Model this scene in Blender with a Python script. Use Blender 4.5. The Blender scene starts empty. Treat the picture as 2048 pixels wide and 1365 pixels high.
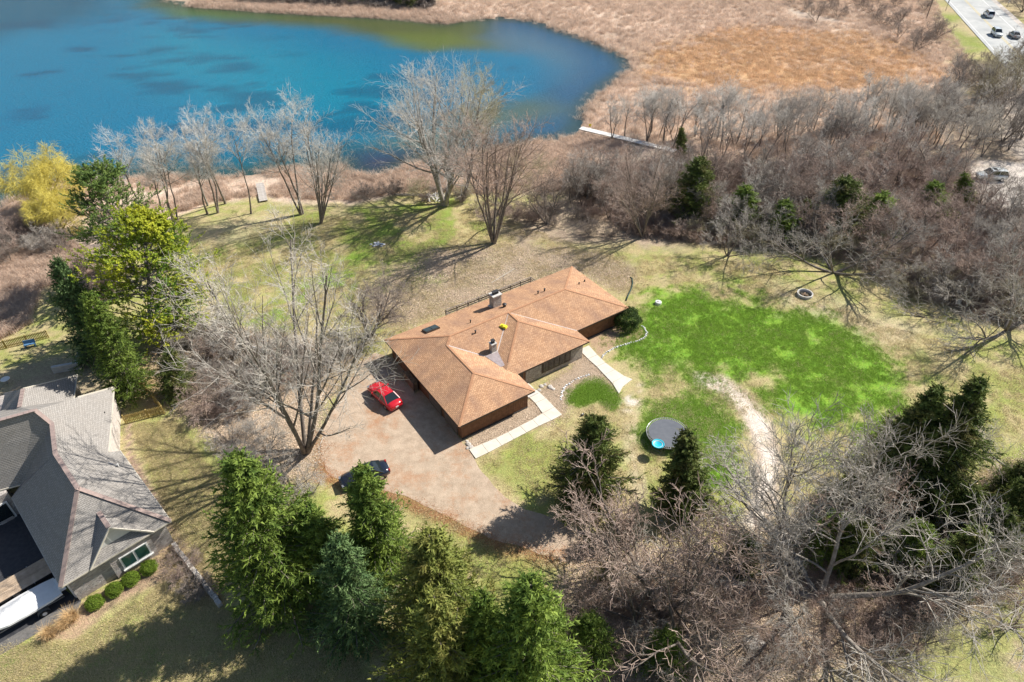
import bpy, math, random
import numpy as np
from mathutils import Vector, Matrix
R = math.radians
random.seed(7); RNG = np.random.default_rng(7)
scene = bpy.context.scene
C = scene.collection

# ------------------------------------------------------------------ camera
F_PX, PITCH, CAM_H = 1388.6, 0.6807, 52.0          # focal length (px of 2048), downward pitch, drone height
cam_d = bpy.data.cameras.new('camera'); cam = bpy.data.objects.new('camera', cam_d); C.objects.link(cam)
cam_d.sensor_width = 36.0; cam_d.lens = 36.0 * F_PX / 2048.0
cam_d.clip_start = 0.5; cam_d.clip_end = 6000
cam.location = (0, 0, CAM_H); cam.rotation_euler = (math.pi/2 - PITCH, 0, 0)
scene.camera = cam

# ------------------------------------------------------------------ sky, sun, exposure
SUN_DIR = Vector((-0.887, -0.461, -0.93)).normalized()      # the way the light travels
wd = bpy.data.worlds.new('World'); scene.world = wd; wd.use_nodes = True
wn = wd.node_tree.nodes; wl = wd.node_tree.links
bgn = wn.get('Background'); sky = wn.new('ShaderNodeTexSky'); sky.sky_type = 'NISHITA'; sky.sun_disc = False
sky.sun_elevation = R(43); sky.sun_rotation = R(62.5); sky.altitude = 250; sky.air_density = 1.0; sky.dust_density = 0.8
wl.new(sky.outputs[0], bgn.inputs[0]); bgn.inputs[1].default_value = 0.075
sl = bpy.data.lights.new('sun', 'SUN'); sl.energy = 5.0; sl.angle = R(0.53); sl.color = (1.0, 0.95, 0.87)
so = bpy.data.objects.new('sun', sl); C.objects.link(so); so.rotation_euler = SUN_DIR.to_track_quat('-Z', 'Y').to_euler()
so.location = (60, 40, 80)
vs = scene.view_settings; vs.view_transform = 'Standard'; vs.look = 'None'; vs.gamma = 1; vs.exposure = 0.55; vs.use_curve_mapping = False
scene.cycles.max_bounces = 5; scene.cycles.diffuse_bounces = 2; scene.cycles.glossy_bounces = 2; scene.cycles.transparent_max_bounces = 4

# ------------------------------------------------------------------ helpers: places
CP, SP = math.cos(PITCH), math.sin(PITCH)
def P(x, y, z=0.0):
    """ground-plan point under image point (x, y) of the survey photo at height z"""
    a = (x-1024)/F_PX; b = (y-682.5)/F_PX
    t = (z-CAM_H)/(-SP-b*CP)
    return np.array([a*t, (CP-b*SP)*t, z])
def project(p):
    z = p[2]-CAM_H; d = p[1]*CP - z*SP
    return 1024+F_PX*p[0]/d, 682.5-F_PX*(z*CP+p[1]*SP)/d

def poly_world(px): return np.array([P(x, y)[:2] for x, y in px])
def inside(pts, poly):
    x, y = pts[:, 0], pts[:, 1]; r = np.zeros(len(pts), bool); n = len(poly)
    for i in range(n):
        x1, y1 = poly[i]; x2, y2 = poly[(i+1) % n]
        c = ((y1 > y) != (y2 > y)) & (x < (x2-x1)*(y-y1)/((y2-y1) if y2 != y1 else 1e-9)+x1)
        r ^= c
    return r
def sdist(pts, poly):
    """signed distance, positive inside"""
    d = np.full(len(pts), 1e9); n = len(poly)
    for i in range(n):
        a = poly[i]; b = poly[(i+1) % n]; ab = b-a; L = max(ab@ab, 1e-9)
        t = np.clip(((pts-a)@ab)/L, 0, 1)
        q = pts-(a+t[:, None]*ab); d = np.minimum(d, np.hypot(q[:, 0], q[:, 1]))
    return np.where(inside(pts, poly), d, -d)
_tab = RNG.random((256, 256))
def vnoise(x, y):
    xi = np.floor(x).astype(int); yi = np.floor(y).astype(int); fx = x-xi; fy = y-yi
    fx = fx*fx*(3-2*fx); fy = fy*fy*(3-2*fy)
    g = lambda i, j: _tab[(xi+i) & 255, (yi+j) & 255]
    return (g(0,0)*(1-fx)+g(1,0)*fx)*(1-fy)+(g(0,1)*(1-fx)+g(1,1)*fx)*fy
def fbm(x, y, s, o=4):
    r = 0; a = 1; t = 0
    for k in range(o): r = r+a*vnoise(x*s+17.3*k, y*s-9.1*k); t += a; a *= .55; s *= 2.1
    return r/t
def sstep(x, a, b):
    t = np.clip((x-a)/(b-a), 0, 1); return t*t*(3-2*t)

LAKE_Z = -0.7
LAKE = poly_world([(-160,470),(-60,430),(0,396),(60,380),(130,352),(250,347),(330,342),(400,347),(460,346),(512,338),(560,330),(600,328),(680,322),(700,336),(745,346),(785,334),(830,312),
    (900,300),(1000,292),(1080,273),(1140,266),(1160,240),(1178,195),(1215,165),(1262,132),(1240,105),(1185,80),(1125,60),(1062,38),(1000,33),(930,37),
    (890,44),(830,36),(740,30),(640,26),(540,21),(440,13),(380,9),(330,-2),(250,-40),(60,-80),(-300,-120),(-700,-60),(-700,250),(-420,420)])
def terrain(pts):
    pts = np.atleast_2d(np.asarray(pts, float))[:, :2]
    d = sdist(pts, LAKE)
    z = LAKE_Z*(1-sstep(-d, 1.0, 16.0)) + 0.12*(1-sstep(-d, -1, 1.5))*0
    z = z + 0.10*sstep(-d, 0.0, 2.0)*(1-sstep(-d, 8, 16))
    z = np.where(d > -0.5, LAKE_Z-0.15-np.clip(d+0.5, 0, 12)*0.28, z)
    hx = np.clip((np.abs(pts[:, 0]+2)-26)/10, 0, 1); hy = np.clip((np.abs(pts[:, 1]-55)-22)/10, 0, 1)
    z = z + 0.25*(fbm(pts[:, 0], pts[:, 1], .06, 3)-.5)*np.maximum(hx, hy)*(d < -2)*np.clip((pts[:, 0]+34)/8, 0, 1)
    return z
def gz(x, y): return float(terrain([[x, y]])[0])
def G(px, py):
    z = 0
    for _ in range(3): p = P(px, py, z); z = gz(p[0], p[1])
    return np.array([p[0], p[1], z])
def sample(pxpoly, n, mind=0.0, avoid=()):
    """n spots spread over an area of ground"""
    poly = poly_world(pxpoly); lo = poly.min(0); hi = poly.max(0); out = []
    av = [poly_world(a) for a in avoid]; tries = 0
    while len(out) < n and tries < 60:
        tries += 1
        c = lo+RNG.random((max(n*3, 64), 2))*(hi-lo); c = c[inside(c, poly)]
        for a in av: c = c[~inside(c, a)]
        if mind <= 0: out += list(c); continue
        for q in c:
            if all((q[0]-o[0])**2+(q[1]-o[1])**2 > mind*mind for o in out): out.append(q)
            if len(out) >= n: break
    return np.array(out[:n])

# ------------------------------------------------------------------ helpers: objects
def tag(o, label=None, cat=None, group=None, kind=None):
    if label: o['label'] = label
    if cat: o['category'] = cat
    if group: o['group'] = group
    if kind: o['kind'] = kind
    return o
def thing(name, label, cat, loc=(0, 0, 0), rotz=0.0, group=None):
    o = bpy.data.objects.new(name, None); C.objects.link(o); o.empty_display_size = 0.3
    o.location = tuple(float(v) for v in loc); o.rotation_euler = (0, 0, rotz)
    return tag(o, label, cat, group)
def link(name, me, mat=None, parent=None, loc=None, kind=None):
    o = bpy.data.objects.new(name, me); C.objects.link(o)
    if mat is not None and not me.materials: me.materials.append(mat)
    if parent is not None: o.parent = parent
    if loc is not None: o.location = tuple(float(v) for v in loc)
    if kind: o['kind'] = kind
    return o
def np_mesh(name, V, F, smooth=False, mat=None):
    """mesh from a numpy vertex array and an (n,3) or (n,4) face array, or a list of such arrays"""
    Fs = F if isinstance(F, list) else [F]
    me = bpy.data.meshes.new(name); me.vertices.add(len(V)); me.vertices.foreach_set('co', np.asarray(V, np.float32).ravel())
    idx = np.concatenate([f.ravel() for f in Fs]); tot = np.concatenate([np.full(len(f), f.shape[1]) for f in Fs])
    st = np.concatenate([[0], np.cumsum(tot)[:-1]])
    me.loops.add(len(idx)); me.loops.foreach_set('vertex_index', idx.astype(np.int32))
    me.polygons.add(len(tot)); me.polygons.foreach_set('loop_start', st.astype(np.int32)); me.polygons.foreach_set('loop_total', tot.astype(np.int32))
    if smooth: me.polygons.foreach_set('use_smooth', np.ones(len(tot), bool))
    me.update(calc_edges=True); me.validate()
    if mat is not None: me.materials.append(mat)
    return me

class MB:
    """collects simple solids into one mesh"""
    def __init__(s): s.v = []; s.f = []; s.uv = {}
    def add(s, vs, fs):
        n = len(s.v); s.v += [tuple(float(c) for c in v) for v in vs]; s.f += [tuple(i+n for i in f) for f in fs]; return s
    def box(s, c, d, rz=0.0, top=(1, 1), M=None):
        x, y, z = d[0]/2, d[1]/2, d[2]/2; tx, ty = top
        vs = [(-x,-y,-z),(x,-y,-z),(x,y,-z),(-x,y,-z),(-x*tx,-y*ty,z),(x*tx,-y*ty,z),(x*tx,y*ty,z),(-x*tx,y*ty,z)]
        cz, sz = math.cos(rz), math.sin(rz)
        vs = [(c[0]+a*cz-b*sz, c[1]+a*sz+b*cz, c[2]+e) for a, b, e in vs]
        return s.add(vs, [(3,2,1,0),(4,5,6,7),(0,1,5,4),(1,2,6,5),(2,3,7,6),(3,0,4,7)])
    def prism(s, pts, z0, z1):
        n = len(pts); vs = [(p[0], p[1], z0) for p in pts]+[(p[0], p[1], z1) for p in pts]
        a = sum(pts[i][0]*pts[(i+1) % n][1]-pts[(i+1) % n][0]*pts[i][1] for i in range(n))
        o = list(range(n)) if a > 0 else list(range(n))[::-1]
        fs = [tuple(o[::-1]), tuple(i+n for i in o)]
        fs += [(o[i], o[(i+1) % n], o[(i+1) % n]+n, o[i]+n) for i in range(n)]
        return s.add(vs, fs)
    def beam(s, a, b, w, h):
        a = Vector(a); b = Vector(b); d = (b-a); L = d.length; d.normalize()
        up = Vector((0, 0, 1)) if abs(d.z) < .95 else Vector((1, 0, 0))
        r = d.cross(up).normalized(); u = r.cross(d)
        vs = [p+r*i*w/2+u*j*h/2 for p in (a, b) for i, j in ((-1,-1),(1,-1),(1,1),(-1,1))]
        return s.add(vs, [(0,1,2,3),(7,6,5,4),(0,4,5,1),(1,5,6,2),(2,6,7,3),(3,7,4,0)])
    def tube(s, pts, rad, sides=8, cap=True):
        pts = [Vector(p) for p in pts]; n = len(pts); rad = rad if isinstance(rad, (list, tuple)) else [rad]*n
        base = len(s.v); prev = None
        for i, p in enumerate(pts):
            t = (pts[min(i+1, n-1)]-pts[max(i-1, 0)]).normalized()
            ref = prev if prev is not None else (Vector((0, 0, 1)) if abs(t.z) < .9 else Vector((1, 0, 0)))
            a = t.cross(ref).normalized(); b = a.cross(t); prev = b
            for k in range(sides):
                an = 2*math.pi*k/sides; s.v.append(tuple(p+(a*math.cos(an)+b*math.sin(an))*rad[i]))
        for i in range(n-1):
            for k in range(sides):
                k2 = (k+1) % sides; s.f.append((base+i*sides+k, base+i*sides+k2, base+(i+1)*sides+k2, base+(i+1)*sides+k))
        if cap: s.f.append(tuple(base+k for k in range(sides))[::-1]); s.f.append(tuple(base+(n-1)*sides+k for k in range(sides)))
        return s
    def lathe(s, prof, sides=24, c=(0, 0, 0), closed=False):
        base = len(s.v); n = len(prof)
        for r, z in prof:
            for k in range(sides):
                an = 2*math.pi*k/sides; s.v.append((c[0]+r*math.cos(an), c[1]+r*math.sin(an), c[2]+z))
        for i in range(n if closed else n-1):
            j = (i+1) % n
            for k in range(sides):
                k2 = (k+1) % sides; s.f.append((base+i*sides+k, base+i*sides+k2, base+j*sides+k2, base+j*sides+k))
        if not closed:
            s.f.append(tuple(base+k for k in range(sides))[::-1]); s.f.append(tuple(base+(n-1)*sides+k for k in range(sides)))
        return s
    def mesh(s, name, smooth=False):
        me = bpy.data.meshes.new(name); me.from_pydata(s.v, [], s.f); me.update()
        if smooth: me.polygons.foreach_set('use_smooth', np.ones(len(me.polygons), bool))
        return me
    def build(s, name, mat, parent=None, smooth=False, loc=None, kind=None):
        return link(name, s.mesh(name, smooth), mat, parent, loc, kind)

# ------------------------------------------------------------------ helpers: materials
def mat(name, c1, c2=None, scale=4.0, rough=0.8, bump=0.0, bscale=None, spec=0.3, metal=0.0, rand=0.0, detail=5.0, lo=.35, hi=.65, c3=None, s3=.3, trans=0.0, coat=0.0, nrough=.62):
    m = bpy.data.materials.new(name); m.use_nodes = True; nt = m.node_tree; N = nt.nodes; L = nt.links
    b = N['Principled BSDF']; b.inputs['Roughness'].default_value = rough; b.inputs['Metallic'].default_value = metal
    b.inputs['Specular IOR Level'].default_value = spec; b.inputs['Coat Weight'].default_value = coat
    tc = N.new('ShaderNodeTexCoord'); col = None
    rgb = N.new('ShaderNodeRGB'); rgb.outputs[0].default_value = (*c1, 1); col = rgb.outputs[0]
    def mixin(colA, c, sc, lo, hi):
        n = N.new('ShaderNodeTexNoise'); n.inputs['Scale'].default_value = sc; n.inputs['Detail'].default_value = detail; n.inputs['Roughness'].default_value = nrough
        L.new(tc.outputs['Object'], n.inputs['Vector'])
        mr = N.new('ShaderNodeMapRange'); mr.inputs[1].default_value = lo; mr.inputs[2].default_value = hi; L.new(n.outputs[0], mr.inputs[0])
        mx = N.new('ShaderNodeMix'); mx.data_type = 'RGBA'; L.new(mr.outputs[0], mx.inputs[0]); L.new(colA, mx.inputs[6]); mx.inputs[7].default_value = (*c, 1)
        return mx.outputs[2]
    if c2: col = mixin(col, c2, scale, lo, hi)
    if c3: col = mixin(col, c3, s3, .5, .68)
    if rand:
        oi = N.new('ShaderNodeObjectInfo'); mr = N.new('ShaderNodeMapRange'); mr.inputs[3].default_value = 1-rand; mr.inputs[4].default_value = 1+rand
        L.new(oi.outputs['Random'], mr.inputs[0]); hs = N.new('ShaderNodeHueSaturation'); L.new(mr.outputs[0], hs.inputs['Value']); L.new(col, hs.inputs['Color']); col = hs.outputs[0]
    L.new(col, b.inputs['Base Color'])
    if bump:
        n = N.new('ShaderNodeTexNoise'); n.inputs['Scale'].default_value = bscale or scale*3; n.inputs['Detail'].default_value = 6
        L.new(tc.outputs['Object'], n.inputs['Vector']); bp = N.new('ShaderNodeBump'); bp.inputs['Strength'].default_value = min(bump, 1); bp.inputs['Distance'].default_value = .05
        L.new(n.outputs[0], bp.inputs['Height']); L.new(bp.outputs[0], b.inputs['Normal'])
    if trans:
        tr = N.new('ShaderNodeBsdfTranslucent'); L.new(col, tr.inputs[0]); ms = N.new('ShaderNodeMixShader'); ms.inputs[0].default_value = trans
        L.new(b.outputs[0], ms.inputs[1]); L.new(tr.outputs[0], ms.inputs[2]); L.new(ms.outputs[0], N['Material Output'].inputs[0])
    return m
def stone_mat(name, cols, scale=3.2, mortar=(.3, .27, .23), aspect=(1, 1, 1.8)):
    """coursed rubble: voronoi cells with joints"""
    m = bpy.data.materials.new(name); m.use_nodes = True; nt = m.node_tree; N = nt.nodes; L = nt.links; b = N['Principled BSDF']
    b.inputs['Roughness'].default_value = .85; tc = N.new('ShaderNodeTexCoord'); mp = N.new('ShaderNodeMapping'); mp.inputs['Scale'].default_value = aspect
    L.new(tc.outputs['Object'], mp.inputs[0])
    v = N.new('ShaderNodeTexVoronoi'); v.inputs['Scale'].default_value = scale; L.new(mp.outputs[0], v.inputs['Vector'])
    e = N.new('ShaderNodeTexVoronoi'); e.feature = 'DISTANCE_TO_EDGE'; e.inputs['Scale'].default_value = scale; L.new(mp.outputs[0], e.inputs['Vector'])
    cr = N.new('ShaderNodeValToRGB'); cr.color_ramp.interpolation = 'CONSTANT'
    while len(cr.color_ramp.elements) < len(cols): cr.color_ramp.elements.new(.5)
    for i, c in enumerate(cols): cr.color_ramp.elements[i].position = i/len(cols); cr.color_ramp.elements[i].color = (*c, 1)
    sp = N.new('ShaderNodeSeparateColor'); L.new(v.outputs['Color'], sp.inputs[0]); L.new(sp.outputs[0], cr.inputs[0])
    mr = N.new('ShaderNodeMapRange'); mr.inputs[1].default_value = .01; mr.inputs[2].default_value = .06; L.new(e.outputs[0], mr.inputs[0])
    mx = N.new('ShaderNodeMix'); mx.data_type = 'RGBA'; L.new(mr.outputs[0], mx.inputs[0]); mx.inputs[6].default_value = (*mortar, 1); L.new(cr.outputs[0], mx.inputs[7])
    L.new(mx.outputs[2], b.inputs['Base Color'])
    bp = N.new('ShaderNodeBump'); bp.inputs['Strength'].default_value = .8; bp.inputs['Distance'].default_value = .04; L.new(mr.outputs[0], bp.inputs['Height']); L.new(bp.outputs[0], b.inputs['Normal'])
    return m
def shingle_mat(name, ca, cb, mortar, stain, w=.32, h=.15, stain_amt=.6, blot=None):
    m = bpy.data.materials.new(name); m.use_nodes = True; nt = m.node_tree; N = nt.nodes; L = nt.links; b = N['Principled BSDF']
    b.inputs['Roughness'].default_value = .9; b.inputs['Specular IOR Level'].default_value = .15
    uv = N.new('ShaderNodeUVMap'); br = N.new('ShaderNodeTexBrick'); br.inputs['Scale'].default_value = 1; br.inputs['Brick Width'].default_value = w; br.inputs['Row Height'].default_value = h
    br.inputs['Mortar Size'].default_value = .018; br.inputs['Mortar Smooth'].default_value = .3; br.inputs['Bias'].default_value = 0.1
    br.inputs['Color1'].default_value = (*ca, 1); br.inputs['Color2'].default_value = (*cb, 1); br.inputs['Mortar'].default_value = (*mortar, 1)
    L.new(uv.outputs[0], br.inputs['Vector'])
    def noise(sc, lo, hi, det=5, st=None):
        n = N.new('ShaderNodeTexNoise'); n.inputs['Scale'].default_value = sc; n.inputs['Detail'].default_value = det; n.inputs['Roughness'].default_value = .65
        if st:
            mp = N.new('ShaderNodeMapping'); mp.inputs['Scale'].default_value = st; L.new(uv.outputs[0], mp.inputs[0]); L.new(mp.outputs[0], n.inputs['Vector'])
        else: L.new(uv.outputs[0], n.inputs['Vector'])
        r = N.new('ShaderNodeMapRange'); r.inputs[1].default_value = lo; r.inputs[2].default_value = hi; L.new(n.outputs[0], r.inputs[0]); return r.outputs[0]
    def mix(f, a, c):
        x = N.new('ShaderNodeMix'); x.data_type = 'RGBA'; L.new(f, x.inputs[0]); L.new(a, x.inputs[6]); x.inputs[7].default_value = (*c, 1); return x.outputs[2]
    sm = N.new('ShaderNodeMath'); sm.operation = 'MULTIPLY'; L.new(noise(.55, .44, .66, 6, (1, .45, 1)), sm.inputs[0]); sm.inputs[1].default_value = stain_amt
    col = mix(sm.outputs[0], br.outputs[0], stain)
    s2 = N.new('ShaderNodeMath'); s2.operation = 'MULTIPLY'; L.new(noise(5, .5, .75), s2.inputs[0]); s2.inputs[1].default_value = .5
    col = mix(s2.outputs[0], col, blot or ca)
    L.new(col, b.inputs['Base Color'])
    bp = N.new('ShaderNodeBump'); bp.inputs['Strength'].default_value = .5; bp.inputs['Distance'].default_value = .02; bp.invert = True
    L.new(br.outputs['Fac'], bp.inputs['Height']); L.new(bp.outputs[0], b.inputs['Normal'])
    return m

M = {}
M['bark'] = mat('bark', (.13, .105, .085), (.27, .235, .20), 3, .9, .5, 8)
M['bark_pale'] = mat('bark_pale', (.20, .175, .15), (.40, .36, .31), 3, .9, .4, 8)
M['twig_pale'] = mat('twig_pale', (.44, .40, .345), (.62, .57, .50), 2, .85, rand=.08)
M['twig_white'] = mat('twig_white', (.54, .50, .45), (.74, .70, .635), 2, .85, rand=.08)
M['twig_grey'] = mat('twig_grey', (.33, .295, .255), (.50, .455, .405), 2, .85, rand=.12)
M['twig_red'] = mat('twig_red', (.35, .245, .195), (.52, .41, .345), 1.2, .85, rand=.14)
M['twig_dark'] = mat('twig_dark', (.20, .165, .14), (.34, .285, .245), 1.2, .85, rand=.14)
M['twig_willow'] = mat('twig_willow', (.62, .50, .07), (.80, .70, .20), 1.2, .8, rand=.06)
M['twig_olive'] = mat('twig_olive', (.40, .35, .20), (.54, .48, .33), 1.2, .85, rand=.1)
M['spruce'] = mat('spruce_needles', (.10, .17, .035), (.30, .39, .075), 1.1, .7, rand=.14, trans=.28, spec=.2)
M['spruce_dark'] = mat('dark_needles', (.075, .115, .03), (.21, .26, .065), 1.1, .7, rand=.14, trans=.22, spec=.2, c3=(.24, .19, .08), s3=.6)
M['spruce_light'] = mat('light_needles', (.15, .20, .045), (.38, .40, .10), .9, .7, rand=.1, trans=.25, spec=.2, c3=(.38, .32, .10), s3=.5)
M['spruce_blue'] = mat('blue_needles', (.08, .15, .055), (.20, .29, .11), 1.1, .7, rand=.08, trans=.2, spec=.2)
M['pine_yellow'] = mat('pine_yellow', (.16, .29, .04), (.62, .63, .06), .22, .7, rand=.05, trans=.3, spec=.2, lo=.40, hi=.62)
M['pine_green'] = mat('pine_green', (.13, .22, .06), (.33, .43, .11), .6, .7, rand=.05, trans=.3, spec=.2)
M['box_green'] = mat('boxwood', (.13, .22, .025), (.27, .37, .05), 6, .7, trans=.25, spec=.2, rand=.1)
M['yew'] = mat('yew_leaves', (.035, .07, .02), (.10, .15, .04), 4, .7, trans=.1, spec=.2)
M['reed'] = mat('reed', (.64, .48, .37), (.82, .68, .56), .05, .85, rand=.22, trans=.4)
M['reed_orange'] = mat('reed_orange', (.66, .43, .25), (.76, .56, .37), .08, .85, rand=.2, trans=.4)
M['straw'] = mat('straw', (.56, .46, .24), (.68, .59, .36), .1, .85, rand=.25, trans=.3)
M['grass_green'] = mat('grass_green', (.17, .34, .03), (.32, .46, .06), .15, .8, rand=.3, trans=.35)
M['orn_grass'] = mat('ornamental_grass', (.58, .38, .18), (.68, .50, .28), 2, .85, rand=.1, trans=.2)
M['concrete'] = mat('concrete', (.62, .56, .47), (.70, .65, .56), 1.2, .85, .15, 30)
M['concrete_old'] = mat('old_concrete', (.5, .48, .45), (.62, .60, .56), 2, .85, .2, 30)
M['white'] = mat('white_paint', (.78, .77, .74), (.70, .69, .66), 3, .5)
M['trim'] = mat('beige_trim', (.62, .57, .48), None, 1, .6)
M['brown_trim'] = mat('brown_trim', (.055, .038, .028), (.09, .065, .05), 3, .6)
M['siding'] = mat('siding', (.16, .075, .04), (.24, .12, .065), 2.5, .75, .3, 12)
M['black'] = mat('black_plastic', (.02, .02, .022), None, 1, .5)
M['rubber'] = mat('rubber', (.025, .025, .025), (.04, .04, .04), 10, .8)
M['glass'] = mat('dark_glass', (.015, .022, .025), None, 1, .04, spec=.8)
M['glass_green'] = mat('green_glass', (.02, .06, .055), None, 1, .05, spec=.8)
M['metal'] = mat('galvanised', (.45, .46, .47), (.55, .56, .57), 5, .35, metal=.8)
M['steel_dark'] = mat('dark_steel', (.05, .05, .055), (.09, .09, .09), 6, .5, metal=.4)
M['weathered'] = mat('weathered_wood', (.40, .36, .32), (.55, .51, .47), 3, .85, .3, 14)
M['dock_white'] = mat('dock_board', (.66, .64, .60), (.78, .76, .73), 2, .8, rand=.06)
M['fence_wood'] = mat('fence_wood', (.42, .30, .09), (.55, .42, .17), 2, .8, rand=.12)
M['rail_wood'] = mat('rail_wood', (.20, .16, .13), (.32, .27, .23), 3, .85)
M['deck'] = mat('deck_board', (.26, .21, .17), (.36, .30, .26), 2, .85, rand=.1)
M['plank'] = mat('trailer_plank', (.42, .31, .21), (.56, .43, .31), 2, .8, rand=.14)
M['log'] = mat('firewood', (.20, .13, .08), (.38, .27, .18), 4, .9, rand=.2)
M['log_white'] = mat('bleached_wood', (.62, .58, .53), (.76, .73, .68), 4, .85, rand=.15)
M['rock'] = mat('rock', (.42, .38, .34), (.62, .58, .53), 5, .9, .4, 9, rand=.15)
M['rock_white'] = mat('pale_rock', (.55, .55, .56), (.74, .74, .74), 5, .9, .3, 9, rand=.2)
M['tarp'] = mat('white_tarp', (.74, .74, .73), (.82, .82, .81), 1.5, .6, .3, 3)
M['chimney'] = stone_mat('chimney_stone', [(.50,.45,.38),(.38,.33,.28),(.58,.54,.47),(.42,.38,.35)], 5)
M['house_stone'] = stone_mat('house_stone', [(.46,.40,.33),(.34,.28,.23),(.55,.49,.41),(.40,.35,.30)], 4.5, aspect=(1, 1, 2.2))
M['nb_stone'] = stone_mat('neighbour_stone', [(.44,.39,.35),(.36,.31,.28),(.52,.47,.43),(.40,.35,.33),(.48,.44,.40)], 2.6, (.42,.38,.35), (1, 1, 2.6))
M['shingle'] = shingle_mat('brown_shingle', (.70, .435, .26), (.52, .295, .17), (.21, .115, .065), (.29, .175, .125), stain_amt=.7, blot=(.76, .49, .305))
M['nb_shingle'] = shingle_mat('grey_shingle', (.375, .35, .325), (.30, .28, .258), (.165, .155, .145), (.29, .26, .23), stain_amt=.35, blot=(.39, .365, .335))
M['ridge'] = mat('ridge_cap', (.50, .27, .15), (.40, .21, .12), 4, .9)
M['nb_ridge'] = mat('grey_ridge_cap', (.36, .27, .24), (.28, .22, .20), 4, .9)
M['flash'] = mat('flashing', (.62, .58, .55), (.50, .45, .43), 5, .6)
M['asphalt'] = mat('asphalt', (.045, .047, .055), (.07, .07, .075), 3, .8, .2, 40)
M['asphalt_old'] = mat('worn_asphalt', (.12, .115, .11), (.19, .18, .17), 3, .85, .2, 40)
M['road'] = mat('road_concrete', (.40, .41, .40), (.50, .50, .48), .6, .85, .1, 30, c3=(.34, .35, .35), s3=.15)
M['line_yellow'] = mat('road_yellow', (.66, .50, .16), (.55, .46, .25), 2, .8)
M['line_white'] = mat('road_white', (.78, .77, .74), (.6, .6, .58), 2, .8)
M['gravel'] = mat('gravel', (.61, .48, .36), (.30, .225, .16), 1.0, .95, .9, 14, c3=(.40, .20, .10), s3=.26, detail=14, lo=.28, hi=.72, nrough=.80)
M['gravel_pale'] = mat('pale_gravel', (.60, .55, .49), (.48, .42, .37), 2.2, .95, .6, 14, detail=8)
M['tramp'] = mat('trampoline_mat', (.105, .115, .135), (.13, .14, .16), 2, .6)
M['turq'] = mat('turquoise_plastic', (.02, .42, .58), (.03, .52, .66), 4, .4)
M['yellow_pl'] = mat('yellow_plastic', (.80, .70, .04), None, 1, .5)
M['green_hose'] = mat('green_pipe', (.02, .06, .045), None, 1, .5)
M['rubble'] = M['rock']
# ================================================================== GROUND
def axis(lo, a, b, hi, fine, grow=1.16, mid=None):
    xs = list(np.arange(a, b+1e-6, fine)); s = fine
    while xs[-1] < hi: s = min(s*grow, 400); xs.append(xs[-1]+s)
    s = fine; pre = []; x = a
    while x > lo: s = min(s*grow, 400); x -= s; pre.append(x)
    return np.array(pre[::-1]+xs)
gx = axis(-3000, -64, 66, 3000, .5, 1.09)
gy = axis(-1500, 20, 112, 4000, .5, 1.035)
GX, GY = np.meshgrid(gx, gy); gp = np.stack([GX.ravel(), GY.ravel()], 1)
gzv = terrain(gp)
nx, ny = len(gx), len(gy)
ii = (np.arange(ny-1)[:, None]*nx+np.arange(nx-1)[None, :]).ravel()
GF = np.stack([ii, ii+1, ii+nx+1, ii+nx], 1)
gme = np_mesh('ground', np.column_stack([gp, gzv]), GF, smooth=True)

lk_d = sdist(gp, LAKE)
n1 = fbm(gp[:, 0], gp[:, 1], .11, 4); n2 = fbm(gp[:, 0]+50, gp[:, 1]-20, .35, 4); n3 = fbm(gp[:, 0]-31, gp[:, 1]+77, 1.1, 3); n4 = fbm(gp[:, 0]+11, gp[:, 1]+7, .05, 3)
DRY = np.array((.47, .395, .205)); GREEN = np.array((.20, .365, .04)); OLIVE = np.array((.285, .315, .085)); LITTER = np.array((.40, .31, .235)); MARSH = np.array((.63, .485, .375))
MULCH = np.array((.44, .31, .205)); GRAV = np.array((.68, .60, .52)); DIRT = np.array((.40, .29, .20)); ORANGE = np.array((.60, .38, .19)); SOIL = np.array((.26, .185, .13)); PALE = np.array((.56, .455, .32))
col = np.tile(DRY, (len(gp), 1))
def paint(c, m):
    global col; m = np.clip(m, 0, 1)[:, None]; col = col*(1-m)+np.asarray(c)*m
def area(px, soft=1.0, rag=2.0):
    d = sdist(gp, poly_world(px)); return sstep(d+(n2-.5)*2*rag+(n3-.5)*rag*.8+(n1-.5)*rag, -soft, soft)
def area_at(p, px, soft, rag):
    x, y = p[:, 0], p[:, 1]; return sstep(sdist(p, poly_world(px))+(fbm(x+50, y-20, .35, 4)-.5)*2*rag+(fbm(x-31, y+77, 1.1, 3)-.5)*rag*.8+(fbm(x, y, .11, 4)-.5)*rag, -soft, soft)
paint(OLIVE, sstep(n2*.55+n3*.45, .42, .58)*.85)
# marsh round the lake, with its orange sedge
m_marsh = [(-200,700),(0,690),(60,620),(130,540),(210,520),(300,470),(345,440),(420,405),(520,395),(600,400),(700,405),(790,388),(860,380),(1000,390),(1080,390),(1180,360),(1300,330),(1420,335),(1600,310),(1780,300),(1900,290),(1930,190),(1900,120),(1870,60),(1850,-20),(1850,-90),(300,-120),(-700,-150),(-900,500)]
paint(MARSH, area(m_marsh, 1.5, 3))
paint(ORANGE, area([(1270,100),(1480,50),(1720,65),(1840,100),(1890,150),(1800,185),(1500,195),(1300,180)], 6, 7)*.8)
paint((.46,.27,.17), area([(1420,50),(1640,45),(1720,70),(1540,95),(1400,90)], 5, 6)*.5)
paint((.60,.50,.40), area([(1440,10),(1640,15),(1800,60),(1700,90),(1600,45),(1450,35)], 4, 5)*.7)
paint((.56,.40,.30), sstep(fbm(gp[:, 0]*.5, gp[:, 1]*1.6, .09, 4), .5, .62)*sstep(gp[:, 1], 118, 135)*.5)
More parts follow.
